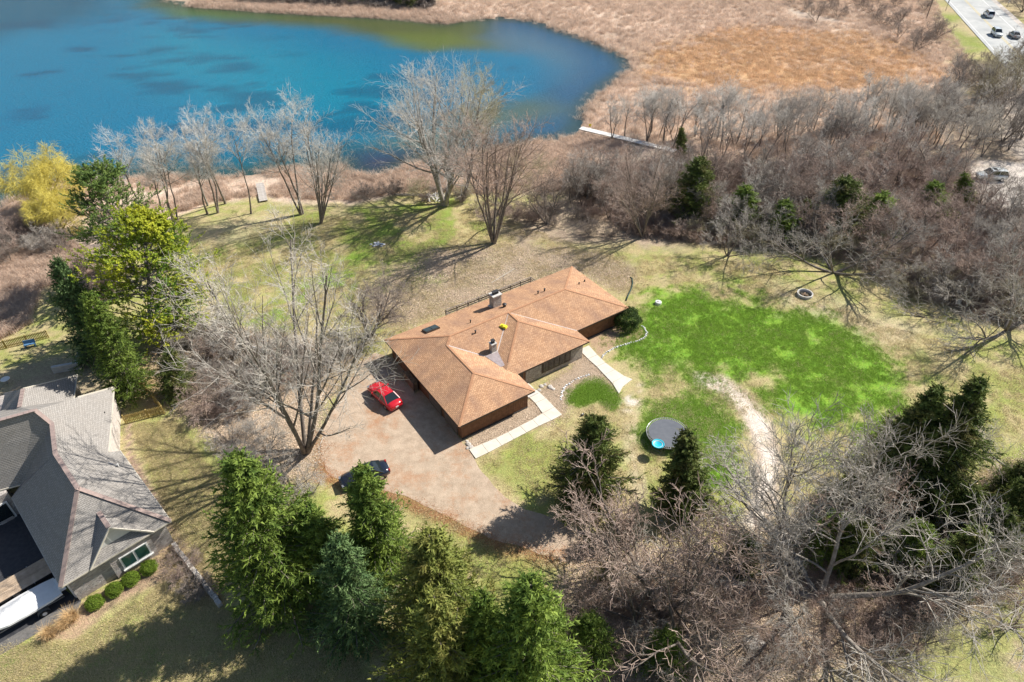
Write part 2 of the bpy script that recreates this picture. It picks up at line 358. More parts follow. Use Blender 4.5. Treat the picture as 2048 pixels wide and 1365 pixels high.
paint((.42,.31,.23), sstep(fbm(gp[:, 0]*.6+40, gp[:, 1]*1.5, .16, 4), .55, .66)*sstep(gp[:, 1], 118, 135)*.55)
paint(SOIL, sstep(lk_d, -4.5, -.6)*(1-sstep(lk_d, -.6, 1))*.55)
# wood floor
w1 = area([(1080,400),(1160,350),(1330,320),(1600,310),(1800,300),(1900,230),(1940,120),(2300,200),(2300,700),(2048,660),(1960,640),(1850,600),(1760,560),(1660,510),(1520,500),(1400,490),(1260,495),(1180,500),(1100,490),(1000,480),(940,430)], 2, 4)
paint(LITTER*(.8+.4*n2[:, None]), w1*.92)
paint(LITTER, area([(760,560),(860,500),(1000,490),(1180,500),(1270,540),(1250,590),(1140,540),(900,625),(800,660),(740,640)], 1.5, 3)*.72)
paint(LITTER, area([(1130,1110),(1300,1090),(1480,1140),(1560,1040),(1700,1000),(1900,1000),(2200,860),(2200,1500),(1100,1500)], 2, 3)*.7)
paint(DIRT, area([(1240,1090),(1400,1060),(1500,1100),(1450,1200),(1400,1300),(1250,1320),(1200,1200)], 2, 3)*.75)
paint(LITTER, area([(310,700),(440,650),(560,680),(700,680),(720,740),(640,800),(620,960),(480,930),(420,860),(330,800)], 1.5, 3)*.65)
paint((.45,.29,.17), area([(262,720),(320,700),(332,790),(300,830),(268,780)], .8, 1.5)*.7)
paint(LITTER, area([(-60,760),(90,720),(200,700),(270,790),(210,790),(0,820)], 1, 2)*.7)
# lawns
paint(GREEN, (.45+.55*sstep(n2*.5+n3*.5, .2, .4))*area(LG_ := [(1215,690),(1255,640),(1300,600),(1400,580),(1540,600),(1680,640),(1740,690),(1800,740),(1830,800),(1770,860),(1640,880),(1560,840),(1500,770),(1420,750),(1330,770),(1290,790),(1250,740)], 3.0, 5.0)*.95)
paint(GREEN, area([(1300,800),(1400,775),(1455,800),(1480,860),(1478,920),(1440,960),(1400,960),(1380,900),(1290,900),(1270,850)], 1.4, 1.8)*sstep(n2*.5+n3*.5, .2, .4)*.95)
paint(GREEN, area([(1125,790),(1155,762),(1195,758),(1225,775),(1245,800),(1225,825),(1195,800),(1170,815),(1130,812)], .7, 1.0)*.95)
paint(OLIVE, area([(955,930),(1040,890),(1110,870),(1180,900),(1110,990),(1020,990)], .8, 1.4)*.8)
paint(OLIVE, area([(790,1000),(900,1045),(1020,1095),(1130,1130),(1130,1180),(960,1180),(860,1080)], .8, 1.6)*.6)
paint(OLIVE*.9, area([(380,480),(560,440),(720,430),(930,410),(1000,450),(960,520),(800,560),(650,600),(500,650),(420,620),(390,560)], 3, 5)*sstep(n2, .42, .58)*.9)
paint(GREEN, area([(700,500),(760,420),(880,410),(940,470),(860,530),(760,560),(640,560)], 3, 6)*sstep(n2*.6+n3*.4, .46, .66)*.32)
paint(GREEN, area([(430,660),(520,640),(640,560),(700,520),(760,560),(600,640)], 2, 5)*sstep(n2*.6+n3*.4, .5, .62)*.65)
paint((.36,.36,.13), area([(270,850),(350,840),(420,900),(470,1060),(400,1120),(345,1040),(285,930)], 1, 1.5)*.75)
paint((.36,.36,.13), area([(-100,1330),(100,1240),(300,1160),(440,1210),(700,1280),(760,1500),(-100,1500)], 1, 2)*.75)
paint(GREEN*.9+.02, area([(-60,1310),(120,1270),(240,1290),(330,1365),(200,1420),(-60,1420)], 2, 3)*sstep(n2, .4, .6)*.6)
paint(OLIVE, area([(1720,860),(1900,860),(2050,760),(2150,800),(2150,1365),(1800,1365),(1900,1250),(1950,1000)], 2, 3)*sstep(n2, .42, .6)*.7)
paint(PALE, area([(1530,560),(1660,600),(1760,640),(1900,660),(1780,700),(1680,640),(1560,610)], 2, 3)*.6)
paint(PALE, area([(350,470),(450,440),(560,430),(520,470),(420,500)], 2, 3)*.5)
# worn loop drive, beds
lp = [(1240,800),(1258,780),(1275,762),(1290,770),(1280,800),(1262,830),(1240,840)]
paint(GRAV, area(lp, .5, .7)*sstep(n3, .38, .55))
paint(PALE, area([(1240,840),(1262,830),(1290,780),(1275,870),(1285,980),(1275,1060),(1245,1050),(1262,940)], .6, .8)*.75)
TRACK = [(1385,745),(1440,748),(1500,785),(1548,848),(1566,930),(1560,1005),(1525,1075),(1480,1130),(1440,1180),(1380,1200),(1400,1150),(1450,1095),(1490,1030),(1505,985),(1508,910),(1482,835),(1440,788),(1390,770)]
paint((.57, .465, .365), area(TRACK, .35, .45)*.95)
paint(GRAV*1.05, area([(1395,750),(1438,755),(1494,795),(1535,850),(1552,930),(1546,1005),(1510,1060),(1494,1050),(1522,985),(1522,905),(1496,840),(1455,790),(1398,764)], .35, .4)*sstep(n3, .22, .42))
paint(MULCH, area([(930,890),(1060,800),(1150,740),(1165,705),(1195,740),(1215,765),(1240,800),(1200,757),(1155,760),(1122,795),(1130,830),(1080,855),(1000,870),(940,910)], .35, .4)*.95)
paint(MULCH, area([(1160,672),(1240,635),(1280,652),(1296,668),(1285,682),(1240,690),(1210,705),(1200,722),(1180,690)], .3, .3)*.95)
paint(MULCH, area([(160,1205),(250,1160),(335,1090),(360,1085),(430,1190),(420,1215),(340,1160),(240,1210),(150,1290),(90,1290),(70,1270),(140,1230)], .35, .5)*.9)
paint((.42,.29,.235), area([(252,850),(263,848),(266,905),(285,940),(345,1040),(440,1195),(425,1205),(330,1050),(250,920)], .2, .2)*.9)
paint((.36,.19,.10), area([(640,900),(700,880),(720,930),(800,990),(900,1030),(1020,1085),(1130,1120),(1130,1140),(1010,1105),(880,1050),(790,1005),(700,975),(640,960)], .6, 1)*.7)
paint((.24,.29,.07), area([(1890,20),(1935,70),(1965,100),(1940,110),(1915,80),(1880,30)], 2, 2)*.9)
paint((.62,.56,.50), area([(1930,330),(2100,325),(2150,420),(2010,425),(1955,400)], 1.5, 1.5)*.9)
paint(GRAV, area([(2000,200),(2100,180),(2120,300),(2060,330),(2010,290)], 2, 2)*.8)
col = col*(.86+.28*n3[:, None])
ca = gme.color_attributes.new('Col', 'FLOAT_COLOR', 'POINT')
ca.data.foreach_set('color', np.column_stack([col, np.ones(len(col))]).astype(np.float32).ravel())

gm = bpy.data.materials.new('ground'); gm.use_nodes = True; N = gm.node_tree.nodes; L = gm.node_tree.links; b = N['Principled BSDF']; b.inputs['Roughness'].default_value = .95; b.inputs['Specular IOR Level'].default_value = .1
at = N.new('ShaderNodeAttribute'); at.attribute_name = 'Col'; tc = N.new('ShaderNodeTexCoord'); cur = at.outputs['Color']
for sc, lo, hi, vlo, vhi, hue in ((.9, .3, .7, .84, 1.14, .012), (4.5, .3, .7, .66, 1.30, .02), (14, .32, .68, .62, 1.36, .015)):
    n = N.new('ShaderNodeTexNoise'); n.inputs['Scale'].default_value = sc; n.inputs['Detail'].default_value = 5; n.inputs['Roughness'].default_value = .7; L.new(tc.outputs['Object'], n.inputs['Vector'])
    mr = N.new('ShaderNodeMapRange'); mr.inputs[1].default_value = lo; mr.inputs[2].default_value = hi; mr.inputs[3].default_value = vlo; mr.inputs[4].default_value = vhi; L.new(n.outputs[0], mr.inputs[0])
    hs = N.new('ShaderNodeHueSaturation'); L.new(mr.outputs[0], hs.inputs['Value']); L.new(cur, hs.inputs['Color'])
    m2 = N.new('ShaderNodeMapRange'); m2.inputs[1].default_value = .3; m2.inputs[2].default_value = .7; m2.inputs[3].default_value = .5+hue; m2.inputs[4].default_value = .5-hue
    sp_ = N.new('ShaderNodeSeparateColor'); L.new(n.outputs['Color'], sp_.inputs[0]); L.new(sp_.outputs[1], m2.inputs[0]); L.new(m2.outputs[0], hs.inputs['Hue']); cur = hs.outputs[0]
L.new(cur, b.inputs['Base Color'])
n = N.new('ShaderNodeTexNoise'); n.inputs['Scale'].default_value = 9; n.inputs['Detail'].default_value = 6; L.new(tc.outputs['Object'], n.inputs['Vector'])
bp = N.new('ShaderNodeBump'); bp.inputs['Strength'].default_value = .7; bp.inputs['Distance'].default_value = .12; L.new(n.outputs[0], bp.inputs['Height']); L.new(bp.outputs[0], b.inputs['Normal'])
tag(link('ground', gme, gm), 'patchy early spring lawn, wood floor and marsh around the house', 'ground', kind='structure')

# ================================================================== LAKE
lx = axis(-700, -140, 60, 120, 2.0, 1.1); ly = axis(60, 96, 250, 900, 2.0, 1.1)
LX, LY = np.meshgrid(lx, ly); lp_ = np.stack([LX.ravel(), LY.ravel()], 1); nlx = len(lx)
ii = (np.arange(len(ly)-1)[:, None]*nlx+np.arange(nlx-1)[None, :]).ravel(); LF = np.stack([ii, ii+1, ii+nlx+1, ii+nlx], 1)
ld = sdist(lp_, LAKE); keep = (ld[LF].max(1) > -4); LF = LF[keep]
lme = np_mesh('lake', np.column_stack([lp_, np.full(len(lp_), LAKE_Z)]), LF, smooth=True)
wn1 = fbm(lp_[:, 0], lp_[:, 1], .035, 4); wn2 = fbm(lp_[:, 0]+9, lp_[:, 1]*2.2, .09, 4)
deep = np.array((.0, .142, .262)); teal = np.array((.0, .125, .175)); olive = np.array((.075, .095, .02)); slate = np.array((.018, .088, .18)); weed = np.array((.115, .155, .02))
lc = np.tile(deep, (len(lp_), 1))
def lpaint(c, m):
    global lc; m = np.clip(m, 0, 1)[:, None]; lc = lc*(1-m)+np.asarray(c)*m
def larea(px, soft): return sstep(sdist(lp_, poly_world(px))+(wn1-.5)*soft*1.2+(wn2-.5)*soft*.6, -soft, soft)
lpaint((.0, .085, .19), sstep(wn2, .56, .72)*.5*sstep(-lp_[:, 0], 20, 60))
lpaint((.0, .20, .295), larea([(300,60),(560,70),(760,110),(840,190),(700,250),(480,220),(300,140)], 16)*.7)
lpaint((.0, .055, .105), larea([(-400,-200),(330,-60),(250,25),(60,60),(-300,120)], 16)*.75)  # dark reflection of far trees, painted into the upper left water colour
lpaint((.0, .06, .13), sstep(wn2*.6+wn1*.4, .52, .64)*.55)
lpaint((.004, .085, .105), (1-sstep(ld, 3, 14))*.7)
lpaint(olive, larea([(300,-10),(420,0),(700,15),(880,30),(1010,30),(1050,60),(1000,95),(850,98),(760,75),(620,50),(420,32),(280,10)], 7)*.95)
lpaint(weed, larea([(770,60),(900,62),(960,80),(870,100),(780,85)], 5)*.7)
lpaint((.06,.14,.03), larea([(330,12),(450,20),(560,30),(430,34),(330,25)], 5)*.6)
lpaint(slate, larea([(1000,20),(1300,60),(1300,150),(1180,290),(1050,300),(1010,240),(1100,180),(1080,110),(990,70)], 9)*.93)  # sky reflection in the right cove, put into the water colour
lpaint((.09,.17,.22), larea([(1020,60),(1120,80),(1180,120),(1130,150),(1060,110),(980,80)], 8)*.6)
lpaint((.085,.125,.075), larea([(760,275),(900,235),(1060,195),(1100,215),(930,280),(840,315)], 7)*.7)
lpaint((.035,.045,.09), larea([(690,330),(730,300),(860,290),(860,340),(740,360)], 4)*.95)
lpaint((.03,.06,.045), (1-sstep(ld, .3, 5))*.7)
la = lme.color_attributes.new('Col', 'FLOAT_COLOR', 'POINT'); la.data.foreach_set('color', np.column_stack([lc, np.ones(len(lc))]).astype(np.float32).ravel())
wm = bpy.data.materials.new('lake_water'); wm.use_nodes = True; N = wm.node_tree.nodes; L = wm.node_tree.links; b = N['Principled BSDF']; b.inputs['Roughness'].default_value = .12; b.inputs['IOR'].default_value = 1.33; b.inputs['Specular IOR Level'].default_value = .22
at = N.new('ShaderNodeAttribute'); at.attribute_name = 'Col'; L.new(at.outputs['Color'], b.inputs['Base Color']); tc = N.new('ShaderNodeTexCoord')
mp = N.new('ShaderNodeMapping'); mp.inputs['Scale'].default_value = (1, 1.8, 1); mp.inputs['Rotation'].default_value = (0, 0, .5); L.new(tc.outputs['Object'], mp.inputs[0])
n = N.new('ShaderNodeTexNoise'); n.inputs['Scale'].default_value = 2.0; n.inputs['Detail'].default_value = 6; n.inputs['Roughness'].default_value = .6; L.new(mp.outputs[0], n.inputs['Vector'])
bp = N.new('ShaderNodeBump'); bp.inputs['Strength'].default_value = .9; bp.inputs['Distance'].default_value = .3; L.new(n.outputs[0], bp.inputs['Height']); L.new(bp.outputs[0], b.inputs['Normal'])
tag(link('lake', lme, wm), 'blue lake with greenish shallows and a reedy shore', 'lake', kind='structure')

# ================================================================== ROAD AND DRIVES
rl = np.array([P(1893, 0)[:2], P(1958, 72)[:2]]); rd = rl[1]-rl[0]; rd = rd/np.hypot(*rd); rn = np.array([-rd[1], rd[0]])
if (P(1960, 0)[:2]-rl[0])@rn < 0: rn = -rn
RW = float((P(2003, 20)[:2]-rl[0])@rn)                      # road width square to its line
def road_strip(name, o0, o1, z, m, par=None, s0=-150, s1=160):
    q = [rl[0]+rd*s+rn*o for s, o in ((s0, o0), (s1, o0), (s1, o1), (s0, o1))]
    mb = MB(); mb.prism(q, z-.03, z); return mb.build(name, m, par)
road = tag(road_strip('road', -.6, RW, .08, M['road']), 'pale two lane road with a yellow centre line', 'road', kind='structure')
road_strip('edge_line', .25, .45, .092, M['line_white'], road); road_strip('edge_line', RW-2.6, RW-2.4, .092, M['line_white'], road)
cc = .25+(RW-2.85)/2
road_strip('centre_line', cc-.28, cc-.13, .092, M['line_yellow'], road); road_strip('centre_line', cc+.13, cc+.28, .092, M['line_yellow'], road)
road_strip('shoulder', RW, RW+1.6, .05, M['gravel_pale'], road)

def sheet(name, px, z, m, label, cat, jit=0.0, step=None, kind='structure'):
    """flat sheet with an uneven outline"""
    pw = [P(x, y, z)[:2] for x, y in px]; out = []
    for i in range(len(pw)):
        a, c = pw[i], pw[(i+1) % len(pw)]; n_ = max(1, int(np.hypot(*(c-a))/(step or 1e9)))
        for k in range(n_):
            q = a+(c-a)*k/n_; out.append(q+(RNG.random(2)-.5)*2*jit)
    mb = MB(); n_ = len(out); mb.add([(q[0], q[1], z) for q in out], [tuple(range(n_))])
    me = mb.mesh(name)
    if me.polygons[0].normal.z < 0: me.flip_normals()
    return tag(link(name, me, m), label, cat, kind=kind)
sheet('driveway', [(748,706),(790,716),(926,884),(941,904),(952,920),(965,945),(985,973),(1012,995),(1050,1018),(1100,1035),(1160,1060),(1240,1085),(1210,1120),(1135,1128),(1080,1108),(1030,1092),(980,1075),(930,1052),(880,1027),(830,1002),(790,985),(750,978),(700,968),(660,950),(640,915),(650,850),(676,800),(700,760),(720,725)], .022, M['gravel'], 'tan gravel drive with rusty patches left of the brown house', 'driveway', .14, .8)
sheet('neighbour_drive', [(-120,960),(20,985),(60,1000),(122,1175),(163,1202),(150,1225),(95,1250),(30,1290),(-60,1340),(-160,1320)], .022, M['asphalt'], 'dark asphalt drive in front of the grey house', 'driveway')
sheet('drive_apron', [(150,1210),(163,1202),(152,1226),(95,1254),(30,1294),(-60,1345),(-60,1322),(20,1275),(100,1228)], .03, M['asphalt_old'], 'worn grey strip along the edge of the asphalt drive', 'pavement')

# concrete walks, slab by slab
def slab_walk(name, label, quads, z=.10):
    root = None
    w0 = thing(name, label, 'walkway'); w0['kind'] = 'structure'; del w0['category']; w0['category'] = 'walkway'
    for q in quads:
        pw = [P(x, y, z)[:2] for x, y in q]; c = sum(pw)/len(pw)
        pw = [c+(p-c)*(1-.022/max(.2, np.hypot(*(p-c)))) for p in pw]
        MB().prism(pw, -.05, z+random.uniform(-.006, .006)).build('slab', M['concrete'], w0)
    return w0
U = [(938,899),(963.7,888),(991,876.5),(1016,864.4),(1040,851.8),(1065,839),(1085,826.5)]; Lw = [(951.4,917.4),(977,905.3),(1003.5,891.5),(1028,878.4),(1053,865.3),(1077.5,852.3),(1102.7,840.9)]
qs = [(U[i], Lw[i], Lw[i+1], U[i+1]) for i in range(6)]
qs += [(U[6], Lw[6], (1124.6,829.5), (1109,814.2)), (U[6], (1109,814.2), (1092,796.5), (1070.5,806.5)), ((1070.5,806.5), (1092,796.5), (1073.6,780), (1055,791.7))]
slab_walk('front_walk', 'L shaped walk of pale concrete slabs in front of the garage wing', qs)
qs = [((1157.7,699.5),(1176,718),(1194.5,709.7),(1178,691)), ((1176,718),(1193.3,733.2),(1211,725.5),(1194.5,709.7)), ((1193.3,733.2),(1208.5,749.7),(1229.5,739.5),(1211,725.5)), ((1208.5,749.7),(1224.4,766.2),(1248.5,752),(1229.5,739.5)), ((1224.4,766.2),(1237.7,787.8),(1245.5,774),(1265,758.5),(1248.5,752))]
slab_walk('flared_walk', 'flared concrete walk running from the house corner to the lawn', qs)

# ================================================================== BROWN HOUSE
HO = (-14.482, 61.234); HA = 0.5992; ZE = 2.6; SLP = .3109
LM, DM, WG, LG, M0, M1, LMID = 27.0, 11.02, 9.16, 16.48, 7.47, 19.05, 13.34
hA = np.array([math.cos(HA), math.sin(HA)]); hB = np.array([math.sin(HA), -math.cos(HA)])
def hloc(p):
    q = np.array(p[:2])-np.array(HO); return float(q@hA), float(q@hB)
def on_roof(px, py, f):
    """point of a roof plane z=f(u,w) seen at an image point, as house-local (u, w, z)"""
    z = 3.5
    for _ in range(30): p = P(px, py, z); u, w = hloc(p); z = .5*z+.5*f(u, w)
    return u, w, z
def clip_band(poly, v0, v1):
    def half(pl, s, lim):
        out = []
        for i in range(len(pl)):
            a, c = pl[i], pl[(i+1) % len(pl)]; ia = s*(a[1]-lim) >= 0; ic = s*(c[1]-lim) >= 0
            if ia: out.append(a)
            if ia != ic: t = (lim-a[1])/(c[1]-a[1]); out.append((a[0]+(c[0]-a[0])*t, lim))
        return out
    p = half(poly, 1, v0); return half(p, -1, v1) if len(p) > 2 else []
def shingled(name, facets, m, parent, course=.15, lift=.014):
    """roof planes laid in overlapping courses: each course is a strip whose lower edge stands proud"""
    vs, fs, uvs = [], [], []; uo = 0
    for fc in facets:
        p = [Vector(q) for q in fc]; nrm = Vector((0, 0, 0))
        for i in range(1, len(p)-1): nrm += (p[i]-p[0]).cross(p[i+1]-p[0])
        nrm.normalize()
        if nrm.z < 0: nrm.negate()
        v_ = (Vector((0, 0, 1))-nrm*nrm.z).normalized(); u_ = v_.cross(nrm)
        o = min(p, key=lambda q: q.z); pl = [((q-o).dot(u_), (q-o).dot(v_)) for q in p]; uo += 3.7
        top = max(q[1] for q in pl); bot = min(q[1] for q in pl)
        def push(poly, off):
            if len(poly) < 3: return
            n0 = len(vs); ar = sum(poly[i][0]*poly[(i+1) % len(poly)][1]-poly[(i+1) % len(poly)][0]*poly[i][1] for i in range(len(poly)))
            if abs(ar) < 1e-4: return
            if ar < 0: poly = poly[::-1]
            for q in poly: vs.append(tuple(o+u_*q[0]+v_*q[1]+nrm*off(q[1]))); uvs.append((q[0]+uo, q[1]+uo))
            fs.append(tuple(range(n0, n0+len(poly))))
        push(pl, lambda v: -.02)
        k = 0
        while bot+k*course < top:
            v0 = bot+k*course; v1 = min(v0+course, top)
            push(clip_band(pl, v0, v1), lambda v, v0=v0: lift*(1-(v-v0)/course)); k += 1
    me = bpy.data.meshes.new(name); me.from_pydata(vs, [], fs); ul = me.uv_layers.new(name='UVMap')
    flat = [c for f in fs for i in f for c in uvs[i]]; ul.data.foreach_set('uv', flat); me.update()
    return link(name, me, m, parent)
house = thing('brown_house', 'long brown ranch house with hipped tan shingle roof beside the gravel drive', 'house', (HO[0], HO[1], 0), HA)
L3 = lambda u, w, z: (u, -w, z)
zr = ZE+SLP*DM/2; zg = ZE+SLP*WG/2; hm = DM/2; hg = WG/2; um = (M0+M1)/2; wa = LMID-(M1-M0)/2
gk = hm-hg                                                    # where the garage ridge leaves the hip
fac = [[(0,0,ZE),(LM,0,ZE),(LM-hm,hm,zr),(hm,hm,zr)], [(LM,0,ZE),(LM,DM,ZE),(LM-hm,hm,zr)],
       [(0,0,ZE),(hm,hm,zr),(hg,hm+gk,zg),(0,hm+gk,ZE)], [(0,hm+gk,ZE),(hg,hm+gk,zg),(hg,LG-hg,zg),(0,LG,ZE)],
       [(0,LG,ZE),(WG,LG,ZE),(hg,LG-hg,zg)], [(hg,hm+gk,zg),(WG,DM,ZE),(WG,LG,ZE),(hg,LG-hg,zg)],
       [(hm,hm,zr),(LM-hm,hm,zr),(LM,DM,ZE),(WG,DM,ZE),(hg,hm+gk,zg)],
       [(um,hm,zr),(um,wa,zr),(M0,LMID,ZE),(M0,DM,ZE)], [(M0,LMID,ZE),(M1,LMID,ZE),(um,wa,zr)], [(um,hm,zr),(um,wa,zr),(M1,LMID,ZE),(M1,DM,ZE)]]
roof = shingled('roof', [[L3(*q) for q in f] for f in fac], M['shingle'], house)
mb = MB()
caps = [((hm,hm,zr),(LM-hm,hm,zr)),((0,0,ZE),(hm,hm,zr)),((LM,0,ZE),(LM-hm,hm,zr)),((LM,DM,ZE),(LM-hm,hm,zr)),((hm,hm,zr),(hg,hm+gk,zg)),((hg,hm+gk,zg),(hg,LG-hg,zg)),((0,LG,ZE),(hg,LG-hg,zg)),((WG,LG,ZE),(hg,LG-hg,zg)),((um,hm,zr),(um,wa,zr)),((M1,LMID,ZE),(um,wa,zr)),((M0+1.7,LMID-1.7,ZE+.52),(um,wa,zr))]
for a, c in caps:
    a = Vector(L3(*a)); c = Vector(L3(*c)); nseg = max(1, int((c-a).length/.45))
    for k in range(nseg):
        p0 = a+(c-a)*(k/nseg); p1 = a+(c-a)*((k+1.06)/nseg); mb.beam(p0+Vector((0,0,.004)), p1+Vector((0,0,.016)), .24, .03)
mb.build('ridge_caps', M['ridge'], roof, kind='stuff')
def strip(a, c, w, m, par, dz=.03, name='valley_flashing'):
    return MB().beam(Vector(L3(*a))+Vector((0,0,dz)), Vector(L3(*c))+Vector((0,0,dz)), w, .012).build(name, m, par)
vz = lambda w: ZE+SLP*(DM-w)
strip((hg,hm+gk,zg), (8.3,10.17,vz(10.17)), .10, M['flash'], roof); strip((um,hm+.1,zr-.03), (8.55,10.0,vz(10.0)), .10, M['flash'], roof); strip((um,hm+.1,zr-.03), (M1,DM,ZE), .09, M['flash'], roof)
MB().add([L3(7.55,9.45,3.16), L3(9.15,9.45,3.16), L3(8.6,11.7,2.95), L3(8.1,11.7,2.95)], [(3,2,1,0)]).build('cricket_flashing', mat('cricket', (.40,.34,.34), (.30,.25,.25), 3, .5), roof)
# eave boards and gutter
ev = [((0,0),(LM,0)),((LM,0),(LM,DM)),((LM,DM),(M1,DM)),((M1,DM),(M1,LMID)),((M1,LMID),(WG,LMID)),((WG,LMID),(WG,LG)),((WG,LG),(0,LG)),((0,LG),(0,0))]
for a, c in ev:
    MB().beam(L3(a[0], a[1], ZE-.10), L3(c[0], c[1], ZE-.10), .05, .17).build('fascia', M['brown_trim'], roof)
outl = [(.55,.55),(LM-.55,.55),(LM-.55,DM-.6),(M1-.55,DM-.6),(M1-.55,LMID-.6),(WG-.55,LMID-.6),(WG-.55,LG-.55),(.55,LG-.55)]
wall = MB().prism([(u, -w) for u, w in outl], -.3, ZE-.06).build('wall', M['siding'], house)
MB().prism([(u, -w) for u, w in [(.03,.03),(LM-.03,.03),(LM-.03,DM-.03),(M1-.03,DM-.03),(M1-.03,LMID-.03),(WG-.03,LMID-.03),(WG-.03,LG-.03),(.03,LG-.03)]], ZE-.045, ZE-.03).build('soffit', M['brown_trim'], roof)
mb = MB()
def battens(a, c, z0=.15, z1=2.52, sp=.3, skip=()):
    a = np.array(a, float); c = np.array(c, float); d = c-a; Ld = np.hypot(*d); d /= Ld
    for k in range(int(Ld/sp)+1):
        s = k*sp
        if any(x0 < s < x1 for x0, x1 in skip): continue
        q = a+d*s; mb.box((q[0], -q[1], (z0+z1)/2), (.06 if abs(d[0]) > .5 else .05, .05 if abs(d[0]) > .5 else .06, z1-z0))
battens((.55, LG-.55), (WG-.55, LG-.55)); battens((M1-.55, DM-.6), (LM-.55, DM-.6)); battens((LM-.55, DM-.6), (LM-.55, .55)); battens((.55, .55), (LM-.55, .55)); battens((WG-.55, LG-.55), (WG-.55, LMID-.6))
mb.build('siding_battens', M['siding'], wall, kind='stuff')
MB().box(((.55+WG-.55)/2, -(LG-.53), .06), (WG-1.02, .10, .30)).build('foundation', M['steel_dark'], wall)
MB().box(((M1+LM)/2-.55, -(DM-.58), .03), (LM-M1-.1, .10, .22)).build('foundation', M['steel_dark'], wall)
# stone front of the middle wing, window row, entry
yf = -(LMID-.6)
MB().box(((10.6+M1-.52)/2, yf-.06, 1.2), (M1-.52-10.6, .12, 2.6)).build('stone_facing', M['house_stone'], wall)
win = MB().box((14.75, yf-.15, 1.45), (4.0, .1, 1.75)).build('window', M['brown_trim'], house)
for k in range(5): MB().box((14.75-1.52+k*.76, yf-.205, 1.45), (.62, .03, 1.45)).build('pane', M['glass'], win)
dr = MB().box((9.75, yf-.05, 1.1), (1.0, .1, 2.1)).build('door', M['brown_trim'], house); MB().box((10.1, yf-.12, 1.05), (.05, .06, .14)).build('handle', M['metal'], dr)
MB().box((11.6, -(LMID+.15), .02), (0.1, .1, .1))
# garage doors and lamp on the shaded west side
for w0 in (9.3, 12.6):
    gd = MB().box((.50, -(w0+1.3), 1.08), (.08, 2.6, 2.1)).build('garage_door', mat('garage_door', (.15,.12,.10), (.19,.15,.13), 3, .6), house)
    for k in range(4): MB().box((.45, -(w0+1.3), .32+k*.5), (.04, 2.5, .44)).build('panel', gd.data.materials[0], gd)
MB().box((.42, -8.6, 1.9), (.16, .16, .3)).build('porch_lamp', M['white'], house)
# chimneys
def chimney(px, py, f, w, d, h, capn):
    u, wv, z = on_roof(px, py, f)
    ch = MB().box((u, -wv, z+h/2-.35), (w, d, h+.5), top=(.96, .96)).build('chimney', M['chimney'], house)
    MB().box((u, -wv, z+h-.05), (w*1.12, d*1.12, .10)).build('cap_slab', M['concrete_old'], ch)
    for k in range(capn):
        ox = (k-(capn-1)/2)*.42
        fl = MB().box((u+ox, -wv, z+h+.16), (.3, .34, .3)).build('flue', M['black'], ch); MB().box((u+ox, -wv, z+h+.36), (.42, .46, .05)).build('flue_cap', M['steel_dark'], fl)
    MB().box((u, -wv, z-.02), (w*1.25, d*1.3, .08)).build('base_flashing', M['flash'], ch)
fb = lambda u, w: ZE+SLP*w; ff = lambda u, w: ZE+SLP*(DM-w)
chimney(991, 612, fb, 1.15, .95, 1.75, 2); chimney(986, 702, ff, .62, .62, 1.15, 1)
# skylight, vents
u, w, z = on_roof(862, 660, fb); tilt = math.atan(SLP)
def roof_box(name, u, w, z, d, m, par, back=True, dz=0.0):
    o = MB().box((0, 0, 0), d).build(name, m, par, loc=L3(u, w, z+dz)); o.rotation_euler = (-tilt if back else tilt, 0, 0); return o
sk = roof_box('skylight', u, w, z, (1.75, 1.25, .22), M['brown_trim'], house, True, .08)
for k in (-1, 1): MB().box((k*.42, 0, .125), (.76, 1.08, .03)).build('pane', M['glass'], sk)
for px, py, f, s, n_ in ((1009,614,fb,.34,'roof_vent'),(941,646,fb,.12,'vent_pipe'),(1076,588,fb,.14,'vent_pipe'),(1089,583,fb,.16,'vent_pipe'),(951,667,ff,.14,'vent_pipe')):
    u, w, z = on_roof(px, py, f); MB().lathe([(s*.55, -.1), (s*.55, .32), (s*.8, .33), (s*.8, .40), (0.01, .46)], 10, L3(u, w, z)).build(n_, M['steel_dark'], house, True)
fr = lambda u, w: ZE+SLP*(LM-u)
for px, py in ((1158,569),(1169,564)):
    u, w, z = on_roof(px, py, fr); MB().lathe([(.08, -.1), (.08, .3), (.01, .34)], 8, L3(u, w, z)).build('vent_pipe', M['steel_dark'], house, True)
u, w, z = on_roof(1007, 655, ff); yb = thing('yellow_toy', 'small yellow plastic toy lying on the tan roof valley', 'toy', (*(np.array(HO)+hA*u+hB*w), z+.05), HA+.5)
MB().box((0, 0, .12), (.5, .85, .2), top=(.8, .85)).build('body', M['yellow_pl'], yb); MB().box((0, .1, .24), (.3, .3, .12), top=(.7, .7)).build('knob', M['yellow_pl'], yb)
# back deck with railing
dk = thing('back_deck', 'narrow wooden deck with brown railing behind the roof ridge side of the house', 'deck', (HO[0], HO[1], 0), HA)
u0, w0 = hloc(P(893, 622, 1.75)); u1, w1_ = hloc(P(1060, 553.5, 1.75)); wd_ = (w0+w1_)/2; zt = 1.75
nb_ = 9
for k in range(nb_): MB().box(((u0+u1)/2, -(wd_+.1+k*(abs(wd_)+.4)/nb_), .62), (u1-u0, (abs(wd_)+.4)/nb_-.02, .04)).build('deck_board', M['deck'], dk)
for zz in (zt, zt-.3, zt-.6): MB().beam((u0, -wd_, zz), (u1, -wd_, zz), .06 if zz < zt else .14, .12 if zz < zt else .05).build('rail', M['rail_wood'], dk)
for e in (u0, u1):
    for zz in (zt, zt-.3, zt-.6): MB().beam((e, -wd_, zz), (e, -.5, zz), .06, .1).build('rail', M['rail_wood'], dk)
